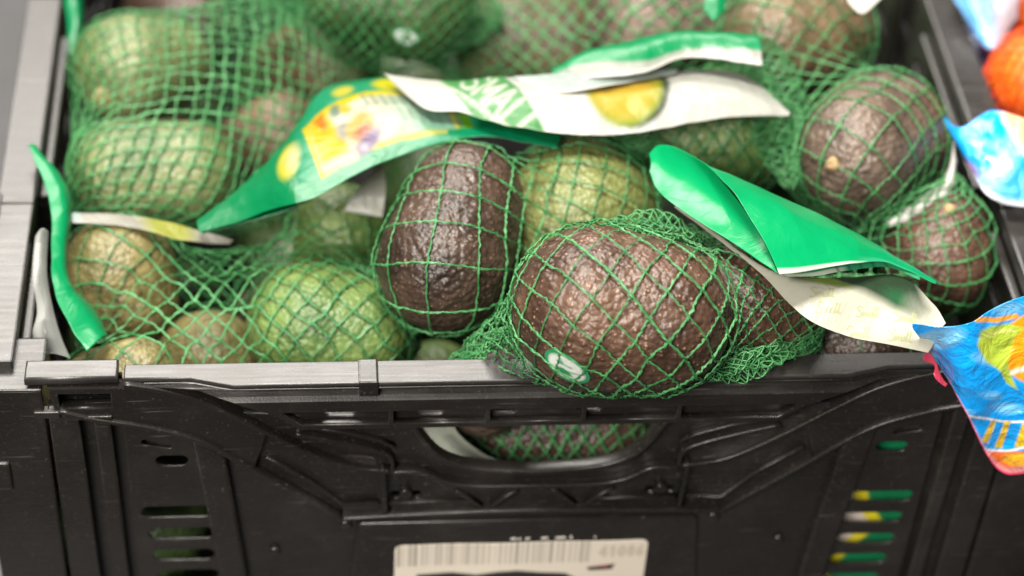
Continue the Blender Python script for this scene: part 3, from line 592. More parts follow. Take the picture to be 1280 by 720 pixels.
GLY = {
    'S': [[(.85, .85), (.6, 1), (.25, .95), (.15, .75), (.3, .57), (.7, .45), (.85, .25), (.7, .05), (.35, 0), (.1, .15)]],
    'M': [[(.1, 0), (.1, 1), (.5, .35), (.9, 1), (.9, 0)]],
    'A': [[(.05, 0), (.5, 1), (.95, 0)], [(.25, .35), (.75, .35)]],
    'L': [[(.2, 1), (.2, 0), (.85, 0)]],
    '4': [[(.7, 0), (.7, 1), (.1, .3), (.9, .3)]], '1': [[(.3, .8), (.55, 1), (.55, 0)]],
    '0': [[(.5, 1), (.2, .8), (.15, .5), (.2, .2), (.5, 0), (.8, .2), (.85, .5), (.8, .8), (.5, 1)]],
    '8': [[(.5, .52), (.2, .75), (.5, 1), (.8, .75), (.5, .52), (.15, .25), (.5, 0), (.85, .25), (.5, .52)]],
    '6': [[(.75, .95), (.4, .8), (.15, .4), (.3, .05), (.6, 0), (.85, .25), (.6, .5), (.25, .4)]],
}
SCRIPT = [[(.26, .92), (.10, 1.0), (.02, .85), (.12, .70), (.24, .52), (.18, .30), (.02, .32)],          # S
          [(.26, .35), (.30, .62), (.33, .35), (.40, .62), (.43, .35), (.50, .62), (.53, .36)],           # m
          [(.66, .60), (.58, .55), (.57, .38), (.64, .35), (.68, .60), (.70, .36)],                        # a
          [(.72, .38), (.80, .95), (.76, .95), (.76, .36), (.84, .42)], [(.84, .40), (.93, .95), (.88, .95), (.88, .36), (.98, .36)]]
GREEN = np.array((.0, .36, .12)); WHITE = np.array((.74, .75, .68)); CREAM = np.array((.74, .73, .60)); YEL = np.array((.86, .74, .0))
DGREEN = np.array((.0, .22, .075)); LGREEN = np.array((.16, .55, .30))

def crom(P, k):
    P = np.asarray(P, float); n = len(P)
    Pe = np.vstack([2 * P[0] - P[1], P, 2 * P[-1] - P[-2]])
    t = np.linspace(0, n - 1, k); i = np.minimum(t.astype(int), n - 2); u = (t - i)[:, None]
    p0, p1, p2, p3 = Pe[i], Pe[i + 1], Pe[i + 2], Pe[i + 3]
    return .5 * (2 * p1 + (p2 - p0) * u + (2 * p0 - 5 * p1 + 4 * p2 - p3) * u ** 2 + (3 * p1 - p0 - 3 * p2 + p3) * u ** 3)
def noise_grid(P, scale, seed):
    out = np.empty(P.shape[:2])
    for i in range(P.shape[0]):
        for j in range(P.shape[1]):
            out[i, j] = noise.noise(Vector(P[i, j] * scale) + Vector((seed, seed * 1.7, 0)))
    return out
def grid_mesh(name, P, cols, mat, parent, thick=.00012):
    nu, nv = P.shape[:2]
    idx = np.arange(nu * nv).reshape(nu, nv)
    F = np.stack([idx[:-1, :-1], idx[1:, :-1], idx[1:, 1:], idx[:-1, 1:]], -1).reshape(-1, 4)
    o = mesh_obj(name, P.reshape(-1, 3), F, mat, parent)
    if cols is not None:
        a = o.data.color_attributes.new('print', 'FLOAT_COLOR', 'POINT')
        c4 = np.ones((nu * nv, 4), np.float32); c4[:, :3] = cols.reshape(-1, 3)
        a.data.foreach_set('color', c4.ravel())
    if thick:
        md = o.modifiers.new('thickness', 'SOLIDIFY'); md.thickness = thick; md.offset = 0
    return o
def film(name, key, art, parent, nu, nv, mat=None, bulge=.0, seed=1.0, wrinkle=.0012, curl=0.0, tone=.66):
    A, B = DATA_FILM[key]
    A = crom(A, nu); B = crom(B, nu)
    t = np.linspace(0, 1, nv)[None, :, None]
    G = A[:, None] * (1 - t) + B[:, None] * t
    P, U, V = G[..., :3].copy(), G[..., 3], G[..., 4]
    du = np.gradient(P, axis=0); dv = np.gradient(P, axis=1)
    nr = np.cross(du, dv); nr /= np.linalg.norm(nr, axis=-1, keepdims=True) + 1e-12
    nr *= np.where(nr[..., 2:3].mean() < 0, -1, 1)
    tt = np.linspace(0, 1, nv)[None, :]
    wl = np.linalg.norm(A[:, :3] - B[:, :3], axis=1)
    h = bulge * np.sin(math.pi * tt) * np.clip(wl / (.75 * wl.max()), 0, 1)[:, None] + curl * (2 * tt - 1) ** 2
    ca, cb = max(2, nu // 8), max(2, nv // 6)
    h = h + wrinkle * noise_grid(P, 45, seed) + .35 * wrinkle * noise_grid(P, 140, seed + 5)
    P += nr * h[..., None]
    uu = np.linspace(0, 1, nu)[:, None] * np.ones((1, nv)); vv = tt * np.ones((nu, 1))
    cols = art(U, V, uu, vv) * tone if art else None
    o = grid_mesh(name, P, cols, mat or M_FILM, parent)
    return o

# barcode label on the crate
def art_barcode(U, V, uu, vv):
    p = Print(U, V, (.72, .66, .56), .0010 * 100)
    r = np.random.default_rng(3); x = -.050
    while x < .024:
        w = r.choice([.0004, .0007, .0011]); k = r.uniform(.35, .75)
        p.line([(x * 100, -9.05), (x * 100, -10.25)], w * 100, np.array((.72, .66, .56)) * k, .04); x += w + r.choice([.0006, .0010, .0016])
    for i, ch in enumerate('41086'):
        p.strokes(GLY[ch], 2.75 + i * .36, -9.95, (.27, 0), (0, .55), .06, (.42, .34, .25))
    p.soft = .04
    p.poly([(-4.2, -11.6), (-4.3, -10.80), (-2.9, -10.74), (-2.0, -10.90), (-1.2, -10.75), (-.4, -10.70), (.5, -10.86), (1.5, -10.95), (2.4, -11.6)], (.02, .02, .02))
    p.poly([(2.3, -10.60), (3.4, -10.42), (3.3, -10.75), (2.4, -10.8)], (.05, .02, .02))
    p.poly([(2.8, -10.56), (3.1, -10.51), (3.05, -10.62)], (.5, .02, .02))
    return p.c
def barcode():
    nu, nv = 240, 70
    X = np.linspace(-.0515, .0460, nu)[:, None] * np.ones((1, nv)); T = np.linspace(0, 1, nv)[None, :] * np.ones((nu, 1))
    Zt = -.0905 - .0012 * T * 0
    Z = -.0905 - .040 * T
    P = np.stack([X, np.full_like(X, .0046) + .00015 * np.sin(X * 160), Z], -1)
    # rounded corners
    r = .003
    for i in range(nu):
        e = min(X[i, 0] + .0515, .0460 - X[i, 0])
        if e < r:
            d = r - math.sqrt(max(0, r * r - (r - e) ** 2))
            P[i, :, 2] = np.minimum(P[i, :, 2], -.0905 - d)
    o = grid_mesh('barcode_label', P, art_barcode(P[..., 0] * 100, P[..., 2] * 100, None, None), M_PAPER, crate, .0002)
    o['label'] = 'cream paper barcode label on the front wall'
    return cpart(o)
barcode()

for x_, w_, h_ in ((-7.5, 2.6, .9), (-4.6, 1.4, .7), (-1.8, 1.9, .8), (4.2, 3.0, .9), (9.8, 4.2, 1.0), (15.2, 1.2, 1.3), (24.6, .8, 1.0)):
    cplate('label_residue', [mm([(x_, -88.9), (x_ + w_, -88.7), (x_ + w_ * .9, -88.8 + h_), (x_ + .2, -88.9 + h_ * .8)])], .0043, .0052, M_RESID, crate, .00015)
# neighbouring crate on the left: same crate, its own parts
nb = crate.copy(); COL.objects.link(nb); nb.location.x -= .4075; nb.location.y += .006
for ch in list(crate.children):
    if ch.name.startswith('barcode'): continue
    c = ch.copy(); COL.objects.link(c); c.parent = nb
tag(crate, group='folding crates side by side'); tag(nb, group='folding crates side by side')
nb['label'] = 'second black folding crate at the left edge, only a strip of its rim showing'
# shallow tray on the right for the mandarins
tray = tag(empty('display_tray', (.36, .3, -CR_H)), 'dark tray under the blue mandarin bags right of the crate', 'tray')
for nm, lo, hi in (('tray_floor', (.206, -.02, -CR_H), (.52, .60, -CR_H + .06)), ('tray_wall', (.206, -.02, -.1298), (.212, .60, -.10)), ('tray_wall', (.514, -.02, -.1298), (.52, .60, -.10))):
    b_ = box(nm, lo, hi, M_SHELF, tray, .001); b_.matrix_parent_inverse = Matrix.Translation((-.36, -.3, CR_H))

# ------------------------------------------------------------------ avocados
def sd_cone(P, av):
    a, b, r1, r2 = av
    ba = b - a; l2 = ba @ ba; rr = r1 - r2; a2 = l2 - rr * rr; il2 = 1 / l2
    pa = P - a; y = pa @ ba; z = y - l2
    q = pa * l2 - y[..., None] * ba; x2 = (q * q).sum(-1); y2 = y * y * l2; z2 = z * z * l2
    k = np.sign(rr) * rr * rr * x2
    r = (np.sqrt(np.maximum(x2 * a2 * il2, 0)) + y * rr) * il2 - r1
    r = np.where(np.sign(y) * a2 * y2 < k, np.sqrt(x2 + y2) * il2 - r1, r)
    r = np.where(np.sign(z) * a2 * z2 > k, np.sqrt(x2 + z2) * il2 - r2, r)
    return r
def grad_cone(P, av, e=2e-4):
    g = np.empty_like(P)
    for i in range(3):
        d = np.zeros(3); d[i] = e
        g[..., i] = sd_cone(P + d, av) - sd_cone(P - d, av)
    return g / (np.linalg.norm(g, axis=-1, keepdims=True) + 1e-12)
AV = {k: (np.array(v[0]), np.array(v[1]), v[2], v[3]) for k, v in DATA_AVO.items()}
AVO_SPEC = {   # skin, resolution, label
    'A':  ('dark', 3, 'large brown-purple avocado in sharp focus resting on the front rim'),
    'A2': ('dark', 2, 'brown avocado tucked behind the sharp front one, under the white label'),
    'B':  ('black', 3, 'dark upright avocado just left of the olive green one'),
    'C':  ('olive', 3, 'olive green avocado behind the front one, in the middle'),
    'D':  ('green', 1, 'dull green avocado under the white label with the avocado picture'),
    'E':  ('grey', 3, 'big grey-brown avocado with pale stem scar at the right wall'),
    'F':  ('red', 2, 'reddish brown avocado at the top right, above the grey-brown one'),
    'G':  ('dark', 2, 'dark avocado low in the right corner behind the green flap'),
    'H':  ('black', 2, 'dark avocado under the white label by the right front rim'),
    'I':  ('deep', 1, 'very dark green avocado with a white sticker at the top'),
    'J':  ('red', 1, 'pinkish green blurred avocado at the top, left of the green folded label'),
    'K':  ('pale', 1, 'pale green avocado in the upper left corner'),
    'L':  ('red', 1, 'blurred reddish avocado above the yellow recipe panel'),
    'M':  ('red', 1, 'small brownish avocado left of the yellow recipe panel'),
    'N':  ('pale', 1, 'blurred green avocado lying crosswise at the left wall'),
    'O':  ('tan', 1, 'olive brown avocado beside the green film strip at the left wall'),
    'P':  ('tan', 1, 'tan avocado at the front left behind the rim'),
    'Q':  ('green', 1, 'fuzzy green avocado left of the dark upright one'),
    'R':  ('tan', 1, 'avocado low in the front left corner, only its top showing'),
    'S':  ('green', 1, 'green avocado in the shade under the yellow recipe panel'),
    'T':  ('grey', 2, 'grey avocado tip peeping out left of the sharp front one'),
    'U':  ('black', 2, 'dark netted avocado seen through the grip opening of the crate'),
    'V':  ('green', 1, 'green avocado low behind the front rim, below the dark upright one'),
    'W':  ('grey', 1, 'dark netted avocado at the top behind the green folded label'),
}
def avocado(key):
    skin, res, label = AVO_SPEC[key]
    a, b, r1, r2 = AV[key]
    ax = b - a; L = np.linalg.norm(ax); ax = ax / L
    ref = np.array((0, 0, 1.)) if abs(ax[2]) < .8 else np.array((0, 1., 0))
    e1 = np.cross(ax, ref); e1 /= np.linalg.norm(e1); e2 = np.cross(ax, e1)
    nt_, np_ = {0: (20, 30), 1: (36, 56), 2: (64, 96), 3: (150, 220)}[res]
    th = np.linspace(0, math.pi, nt_ + 1)[1:-1]; ph = np.arange(np_) / np_ * 2 * math.pi
    d = (np.cos(th)[:, None, None] * ax + np.sin(th)[:, None, None] * (np.cos(ph)[None, :, None] * e1 + np.sin(ph)[None, :, None] * e2))
    d = np.concatenate([ax[None], d.reshape(-1, 3), -ax[None]])
    c = a + (b - a) * .35
    s = np.full(len(d), max(r1, r2) * 2.2)
    for _ in range(40): s = s - sd_cone(c + d * s[:, None], (a, b, r1, r2)) * .9
    P = d * s[:, None]
    seed = sum(map(ord, key)) * .37
    disp = np.empty(len(P))
    for i in range(len(P)):
        v = Vector(P[i]); w = Vector((seed, seed, 0))
        h = .0009 * noise.noise(v * 38 + w)
        if res > 1: h += .00042 * noise.noise(v * 210 + w) + .00026 * noise.noise(v * 420 + w)
        disp[i] = h
    P = P + d * (disp - .0004)[:, None]
    idx = np.arange((nt_ - 1) * np_).reshape(nt_ - 1, np_) + 1
    q = np.stack([idx[:-1], idx[1:], np.roll(idx[1:], -1, 1), np.roll(idx[:-1], -1, 1)], -1).reshape(-1, 4).tolist()
    last = len(P) - 1
    q += [[0, idx[0][j], idx[0][(j + 1) % np_]] for j in range(np_)] + [[last, idx[-1][(j + 1) % np_], idx[-1][j]] for j in range(np_)]
    o = mesh_obj('avocado', P, q, SKIN[skin]); o.location = c
    tag(o, label, 'avocado', 'avocados in the crate')
    return o
AOBJ = {k: avocado(k) for k in AVO_SPEC}
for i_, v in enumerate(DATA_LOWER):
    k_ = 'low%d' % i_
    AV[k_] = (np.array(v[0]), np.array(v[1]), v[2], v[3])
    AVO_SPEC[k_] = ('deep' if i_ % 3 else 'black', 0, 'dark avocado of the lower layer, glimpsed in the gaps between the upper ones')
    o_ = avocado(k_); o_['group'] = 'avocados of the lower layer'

def art_sticker(U, V, uu, vv):
    p = Print(U, V, (.03, .30, .12), .05)
    p.ellipse(0, 0, .80, .78, 0, (.74, .80, .74))
    p.poly([(.45, -.30), (.15, -.05), (-.15, -.10), (-.35, -.42), (.0, -.50)], (.03, .30, .12))
    p.line([(-.55, .42), (-.2, .18), (.1, .30)], .10, (.10, .40, .18)); p.ellipse(-.35, .12, .14, .10, 20, (.06, .35, .15))
    p.line([(.15, -.1), (.5, .2)], .08, (.05, .33, .14))
    return p.c
def sticker(key, pt, up, rx, ry, name='sticker'):
    av = AV[key]; pt = np.array(pt)
    n = grad_cone(pt[None], av)[0]; u = np.array(up, float); u -= (u @ n) * n; u /= np.linalg.norm(u); w = np.cross(n, u)
    nr, na = 14, 48
    P, UV = [], []
    for i in range(nr + 1):
        for j in range(na):
            r = i / nr; t = 2 * math.pi * j / na
            x, y = r * math.cos(t), r * math.sin(t)
            P.append(pt + u * x * rx + w * y * ry); UV.append((x, y))
    P = np.array(P); UV = np.array(UV)
    for _ in range(3): P = P - grad_cone(P, av) * (sd_cone(P, av) - .0006)[:, None]
    F = [[i * na + j, i * na + (j + 1) % na, (i + 1) * na + (j + 1) % na, (i + 1) * na + j] for i in range(nr) for j in range(na)]
    o = mesh_obj(name, P - np.array(AOBJ[key].location), F, M_PAPER if name != 'sticker' else M_FILM, AOBJ[key])
    a = o.data.color_attributes.new('print', 'FLOAT_COLOR', 'POINT')
    c = np.ones((len(P), 4), np.float32); c[:, :3] = art_sticker(UV[:, 0], UV[:, 1], None, None)
    a.data.foreach_set('color', c.ravel())
    o['label'] = 'oval green and white sticker'
    return o
sticker('A', DATA_STICKER['A'], (.86, -.15, -.5), .0092, .0058)
sticker('I', DATA_STICKER['I'], (.9, -.1, -.3), .0062, .0046)
def stem(key, pt, r):
    av = AV[key]; pt = np.array(pt); n = grad_cone(pt[None], av)[0]
    u = np.cross(n, (0, 0, 1.)); u /= np.linalg.norm(u); w = np.cross(n, u)
    P, F = [], []
    prof = [(0, .0016), (.45, .0019), (.8, .0013), (1.0, .0002), (1.15, -.0015)]
    for i, (rr, h) in enumerate(prof):
        for j in range(14):
            t = 2 * math.pi * j / 14; k = r * rr * (1 + .12 * math.sin(3 * t + r * 9000))
            P.append(pt + u * k * math.cos(t) + w * k * math.sin(t) + n * h)
    for i in range(len(prof) - 1):
        for j in range(14): F.append([i * 14 + j, i * 14 + (j + 1) % 14, (i + 1) * 14 + (j + 1) % 14, (i + 1) * 14 + j])
    return mesh_obj('stem_button', np.array(P) - np.array(AOBJ[key].location), F, M_STEM, AOBJ[key])
for k, r in (('E', .0027), ('G', .0024), ('K', .0042)): stem(k, DATA_STEM[k], r)

# ------------------------------------------------------------------ net bags
def net_strands(name, members, e0, e1, n, m, parent, mat=None, iters=130, via=None, width=.00050, spin=0.0, r0=.075, slack=0.0, seed=0, plies=1):
    """a knitted net tube: every knot is a point, relaxed until the net lies over the fruit"""
    rng = np.random.default_rng(seed + 11)
    mem = [AV[k] if isinstance(k, str) else k for k in members]
    ctrl = [np.array(e0)] + [np.array(v) for v in (via or [])] + [np.array(e1)]
    C_ = crom(ctrl, m + 1) if len(ctrl) > 2 else np.linspace(ctrl[0], ctrl[1], m + 1)
    T_ = np.gradient(C_, axis=0); T_ /= np.linalg.norm(T_, axis=1, keepdims=True)
    up = np.array((0, 0, 1.)) if abs(T_[m // 2][2]) < .8 else np.array((0, 1., 0))
    E1 = np.cross(T_, up); E1 /= np.linalg.norm(E1, axis=1, keepdims=True); E2 = np.cross(T_, E1)
    P = np.empty((m + 1, n, 3))
    for j in range(m + 1):
        s = j / m; R = .0035 + r0 * math.sin(math.pi * s) ** .4 * (0 < s < 1)
        ph = 2 * math.pi * (np.arange(n) + .5 * (j % 2)) / n + spin
        P[j] = C_[j] + R * (np.cos(ph)[:, None] * E1[j] + np.sin(ph)[:, None] * E2[j])
    inner = P[1:-1]
    ev = (np.arange(1, m) % 2 == 0)[:, None, None]
    def nb(Q):
        a, b = Q[:-2], Q[2:]
        f = lambda A: np.where(ev, np.roll(A, 1, 1), np.roll(A, -1, 1))
        return a, f(a), b, f(b)
    def collide(Q, off):
        for av in mem:
            d = sd_cone(Q, av); hit = d < off
            if hit.any():
                q = Q[hit]; Q[hit] = q + grad_cone(q, av) * (off - d[hit])[:, None]
        return Q
    for it in range(iters):
        a, b, c, d = nb(P)
        P[1:-1] += .55 * ((a + b + c + d) / 4 - P[1:-1])
        for _ in range(2): P[1:-1] = collide(P[1:-1], .0009)
    P[1:-1] += rng.normal(0, .00045, P[1:-1].shape)
    if slack:
        lf = rng.normal(0, 1, P.shape)
        for _ in range(6): lf[1:-1] = (lf[:-2] + lf[2:] + np.roll(lf[1:-1], 1, 1) + np.roll(lf[1:-1], -1, 1)) / 4
        P[1:-1] += slack * 6 * lf[1:-1]
    P[1:-1] = collide(P[1:-1], .0010)
    # strands: two diagonal families
    lines = []
    for fam in (0, 1):
        for i in range(n):
            idx = [i]
            for j in range(m):
                k = idx[-1]
                idx.append((k if j % 2 == 0 else k + 1) % n if fam == 0 else (k - 1 if j % 2 == 0 else k) % n)
            lines.append(P[np.arange(m + 1), idx])
    sub = 9 if plies == 2 else 5
    S = np.array([crom(l, m * sub + 1) for l in lines])            # (2n, K, 3)
    K = S.shape[1]
    t_in = (np.arange(K) % sub) / sub
    near = np.cos(2 * math.pi * t_in) * .5 + .5                       # 1 at knots
    S = S + rng.normal(0, .00018, S.shape)
    fl = S.reshape(-1, 3)
    for _ in range(2): fl = collide(fl, .00075)
    S = fl.reshape(S.shape)
    # the two families pass over and under at knots
    ctr = np.mean([.5 * (v[0] + v[1]) for v in mem], axis=0)
    out = S - ctr; out /= np.linalg.norm(out, axis=-1, keepdims=True)
    S[:n] += out[:n] * (.00028 * near)[None, :, None]
    T = np.gradient(S, axis=1); T /= np.linalg.norm(T, axis=-1, keepdims=True) + 1e-12
    A = np.cross(T, out); A /= np.linalg.norm(A, axis=-1, keepdims=True) + 1e-12
    B = np.cross(A, T)
    seg = np.linalg.norm(np.diff(S, axis=1), axis=-1); arc = np.concatenate([np.zeros((len(S), 1)), np.cumsum(seg, 1)], 1)
    tw = arc / .0052 * 2 * math.pi + rng.uniform(0, 6.28, (len(S), 1))
    wid = width * (1 + .30 * near)[None, :] * (1 + .18 * rng.standard_normal((len(S), K)).cumsum(1) / 12)
    wid = np.clip(wid, width * .7, width * 1.6)
    th = width * .55 * np.ones_like(wid)
    out_v, out_f, nv0 = [], [], 0
    for ply in range(plies):
        if plies == 2:      # two filaments wound round each other, a little loose
            an = arc / .0062 * 2 * math.pi + rng.uniform(0, .6, (len(S), 1)) + math.pi * ply
            rad = width * .46 * (1 + .35 * near)[None, :]
            cen = S + A * (rad * np.cos(an))[..., None] + B * (rad * .55 * np.sin(an))[..., None]
            w2, t2 = wid * .52, wid * .40
        else:
            cen, w2, t2 = S, wid, th
        rings = []
        for ca, cb in ((1, 0), (.3, 1), (-1, 0), (-.3, -1)):
            x = w2 * ca; y = t2 * cb
            sw = .55 * np.sin(tw)
            X = x * np.cos(sw) - y * np.sin(sw); Y = x * np.sin(sw) + y * np.cos(sw)
            rings.append(cen + A * X[..., None] + B * Y[..., None])
        Vv = np.stack(rings, 2)
        base = np.arange(2 * n * K * 4).reshape(2 * n, K, 4) + nv0
        out_f.append(np.stack([base[:, :-1], base[:, 1:], np.roll(base[:, 1:], -1, 2), np.roll(base[:, :-1], -1, 2)], -1).reshape(-1, 4))
        out_v.append(Vv.reshape(-1, 3)); nv0 += Vv.size // 3
    Vv = np.concatenate(out_v); q = np.concatenate(out_f)
    return mesh_obj(name, Vv.reshape(-1, 3), q, mat or M_NET, parent)

def bag(label, loc):
    return tag(empty('net_bag', loc), label, 'net bag', 'green net bags of avocados')
def keep(o, root):
    o.matrix_parent_inverse = Matrix.Translation(-Vector(root.location)); return o

bag_front = bag('green net bag round the sharp front avocado, with green and white folded label', (.03, .02, 0))
keep(net_strands('net', ['A', 'A2'], (-.030, .026, -.016), (.104, .032, -.004), 17, 46, bag_front, via=[(.03, .01, .026)], spin=.2, seed=1, plies=2, width=.00047), bag_front)
bag_mid = bag('green net bag over the dark upright and olive avocados, with recipe and picture labels', (.02, .1, -.04))
keep(net_strands('net', ['B', 'C'], (-.052, .062, -.034), (.056, .128, -.010), 16, 32, bag_mid, via=[(-.01, .085, .0)], spin=.5, seed=2, plies=2, width=.00050), bag_mid)
bag_under = bag('green net bag under the white picture label', (.08, .145, -.02))
keep(net_strands('net', ['D'], (.038, .143, -.010), (.120, .147, -.010), 18, 28, bag_under, spin=.1, seed=9), bag_under)
bag_right = bag('green net bag over the grey-brown avocado at the right wall', (.13, .15, 0))
keep(net_strands('net', ['E', 'F'], (.134, .082, -.012), (.110, .240, .0), 18, 36, bag_right, seed=3, spin=.3, plies=2, width=.00048), bag_right)
bag_back = bag('bunched green net bag along the top edge of the picture', (.05, .22, -.03))
keep(net_strands('net', ['W', 'J'], (-.030, .245, -.04), (.122, .205, .004), 24, 36, bag_back, seed=4, slack=.0006), bag_back)
bag_corner = bag('green net bag low in the right front corner under the green flap', (.14, .07, -.03))
keep(net_strands('net', ['G', 'H'], (.086, .052, -.045), (.168, .094, .014), 15, 30, bag_corner, seed=5, plies=2, width=.00047), bag_corner)
bag_left = bag('loose green net bag in the front left corner behind the rim', (-.11, .07, -.05))
keep(net_strands('net', ['O', 'P', 'Q', 'R', 'S'], (-.172, .07, -.06), (-.040, .075, -.050), 27, 38, bag_left, seed=6, width=.00042, slack=.0005, spin=.35, iters=180), bag_left)
bag_far = bag('green net bag in the upper left of the crate, stretched in fine diamonds', (-.12, .19, -.03))
keep(net_strands('net', ['K', 'L', 'M', 'N'], (-.176, .128, -.03), (-.058, .262, -.04), 38, 46, bag_far, seed=7, width=.00042, slack=.0002, iters=200), bag_far)
bag_top = bag('green net round the very dark green avocado at the top', (-.05, .225, -.02))
keep(net_strands('net', ['I'], (.000, .218, .0), (-.098, .234, .0), 20, 34, bag_top, seed=10, width=.00036, spin=.4), bag_top)
bag_low = bag('green net bag seen through the grip opening of the crate', (.01, .05, -.08))
keep(net_strands('net', ['U'], (-.036, .052, -.09), (.062, .05, -.09), 20, 34, bag_low, seed=8), bag_low)

# gathered folds of net where a bag is slack
def net_tail(path, r, n, m, parent, seed, width=.00031, flat=1.0):
    rng = np.random.default_rng(seed)
    C_ = crom(path, m + 1); T_ = np.gradient(C_, axis=0); T_ /= np.linalg.norm(T_, axis=1, keepdims=True)
    E1 = np.cross(T_, (0, 0, 1.)); E1 /= np.linalg.norm(E1, axis=1, keepdims=True); E2 = np.cross(T_, E1)
    P = np.empty((m + 1, n, 3))
    lob = rng.uniform(0, 6.28, 4)
    for j in range(m + 1):
        s = j / m; ph = 2 * math.pi * (np.arange(n) + .5 * (j % 2)) / n
        R = r * (.35 + .65 * math.sin(math.pi * min(1, s * .9 + .08))) * (1 + .45 * np.sin(3 * ph + lob[0] + 4 * s) + .3 * np.sin(5 * ph + lob[1] - 5 * s) + .12 * rng.standard_normal(n))
        P[j] = C_[j] + (R * np.cos(ph))[:, None] * E1[j] + (R * flat * np.sin(ph))[:, None] * E2[j]
    P += rng.normal(0, r * .06, P.shape)
    Vs, Fs, c0 = [], [], 0
    K = m * 4 + 1
    for fam in (0, 1):
        for i in range(n):
            idx = [i]
            for j in range(m):
                k = idx[-1]; idx.append((k if j % 2 == 0 else k + 1) % n if fam == 0 else (k - 1 if j % 2 == 0 else k) % n)
            S = crom(P[np.arange(m + 1), idx], K)
            for av in AV.values():
                if np.linalg.norm(av[0] - S.mean(0)) > .12: continue
                d = sd_cone(S, av); h = d < .0008
                if h.any(): S[h] += grad_cone(S[h], av) * (.0008 - d[h])[:, None]
            T = np.gradient(S, axis=0); T /= np.linalg.norm(T, axis=1, keepdims=True) + 1e-12
            A = np.cross(T, (.3, -.5, .8)); A /= np.linalg.norm(A, axis=1, keepdims=True) + 1e-12; B = np.cross(A, T)
            Vs.append(np.stack([S + A * width, S + B * width * .6, S - A * width, S - B * width * .6], 1).reshape(-1, 3))
            b_ = np.arange(K * 4).reshape(K, 4) + c0; c0 += K * 4
            Fs.append(np.stack([b_[:-1], b_[1:], np.roll(b_[1:], -1, 1), np.roll(b_[:-1], -1, 1)], -1).reshape(-1, 4))
    return keep(mesh_obj('gathered_net', np.concatenate(Vs), np.concatenate(Fs), M_NET, parent), parent)
for path, r, n_, m_, par, fl in ((DATA_TAIL[0], .0050, 12, 26, bag_front, .6), (DATA_TAIL[1], .0048, 13, 24, bag_front, .6), (DATA_TAIL[2], .0100, 16, 32, bag_right, .7), (DATA_TAIL[3], .0040, 11, 20, bag_front, .6), (DATA_TAIL[4], .0055, 12, 18, bag_mid, .6)):
    net_tail(path, r, n_, m_, par, int(r * 1e5), flat=fl)

# ------------------------------------------------------------------ film labels of the bags
def art_recipe(U, V, uu, vv):
    p = Print(U, V, GREEN, .02)
    p.poly([(3.70, 1.75), (3.78, 2.52), (5.2, 1.90), (6.2, 1.66), (6.2, 1.0), (4.0, 1.1)], (.02, .45, .20), .05)
    p.over(sstep(-(vv - .80), .02) * (U > 3.7) * sstep(U - 5.2, .1), LGREEN)
    panel = [(3.80, 1.72), (3.96, 1.53), (4.25, 1.36), (4.60, 1.26), (5.05, 1.22), (5.6, 1.24), (5.94, 1.66), (5.5, 1.70), (5.0, 1.80), (4.55, 1.98), (4.03, 2.28)]
    p.poly(panel, YEL, .015)
    inn = [(3.88, 1.74), (4.05, 1.58), (4.3, 1.44), (4.62, 1.34), (5.05, 1.29), (5.5, 1.30), (5.72, 1.66), (5.4, 1.68), (4.95, 1.77), (4.5, 1.94), (4.06, 2.20)]
    g = np.clip((U - 4.7) / .7, 0, 1)[..., None]
    body = np.array((.84, .82, .60)) * (1 - g) + np.array((.30, .66, .45)) * g
    mk = sstep(p.polydist(inn), .03)[..., None]; p.c = p.c * (1 - mk) + body * mk
    p.poly([(5.55, 1.22), (5.70, 1.22), (5.94, 1.66), (5.76, 1.67)], (.18, .55, .02))
    p.poly([(3.86, 1.74), (4.10, 1.54), (4.30, 1.80), (4.40, 1.98), (4.07, 2.18)], (.86, .68, .0), .04)
    p.poly([(3.92, 1.62), (4.05, 1.50), (4.12, 1.70), (4.08, 1.76)], (.85, .28, .01), .03)
    p.ellipse(4.22, 1.50, .07, .08, 20, (.22, .36, .26), .03); p.ellipse(4.34, 1.48, .07, .06, 0, (.86, .64, .01), .03)
    p.ellipse(4.34, 1.72, .09, .13, 30, (.48, .48, .40), .04)
    p.ellipse(4.52, 1.70, .19, .15, -38, (.80, .60, .16), .03)
    p.ellipse(4.56, 1.75, .13, .07, -35, (.66, .26, .16), .03)
    p.ellipse(4.62, 1.86, .23, .075, -45, (.26, .17, .34), .03); p.ellipse(4.56, 1.92, .05, .04, 0, (.6, .52, .6), .03)
    p.line([(4.10, 2.18), (4.45, 2.02)], .09, (.76, .70, .50), .03)
    for x in np.arange(4.55, 5.7, .115):
        for y0, ok in ((1.33, x < 5.4), (1.50, x > 4.95)):
            if ok: p.line([(x, y0), (x + .07, y0 + .10)], .035, (.28, .42, .33), .03)
    p.ellipse(4.30, 1.21, .13, .09, -15, (.82, .78, .08), .03); p.ellipse(4.85, 1.12, .18, .10, 0, (.86, .80, .0), .03)
    p.poly([(5.9, 1.2), (7.1, 1.2), (7.1, 2.0), (6.0, 1.70)], (.0, .20, .065), .04)
    p.over(sstep(-(vv - .86), .02) * (U > 5.6), (.0, .42, .17))
    p.ellipse(3.64, 2.10, .12, .21, 12, (.80, .78, .06), .03); p.ellipse(3.70, 2.06, .08, .14, 12, (.74, .80, .42), .05)
    return p.c
o = keep(film('film_label', 'recipe', art_recipe, bag_mid, 420, 96, bulge=.004, seed=2, tone=.43), bag_mid)
o['label'] = 'green label strip with a yellow recipe panel'
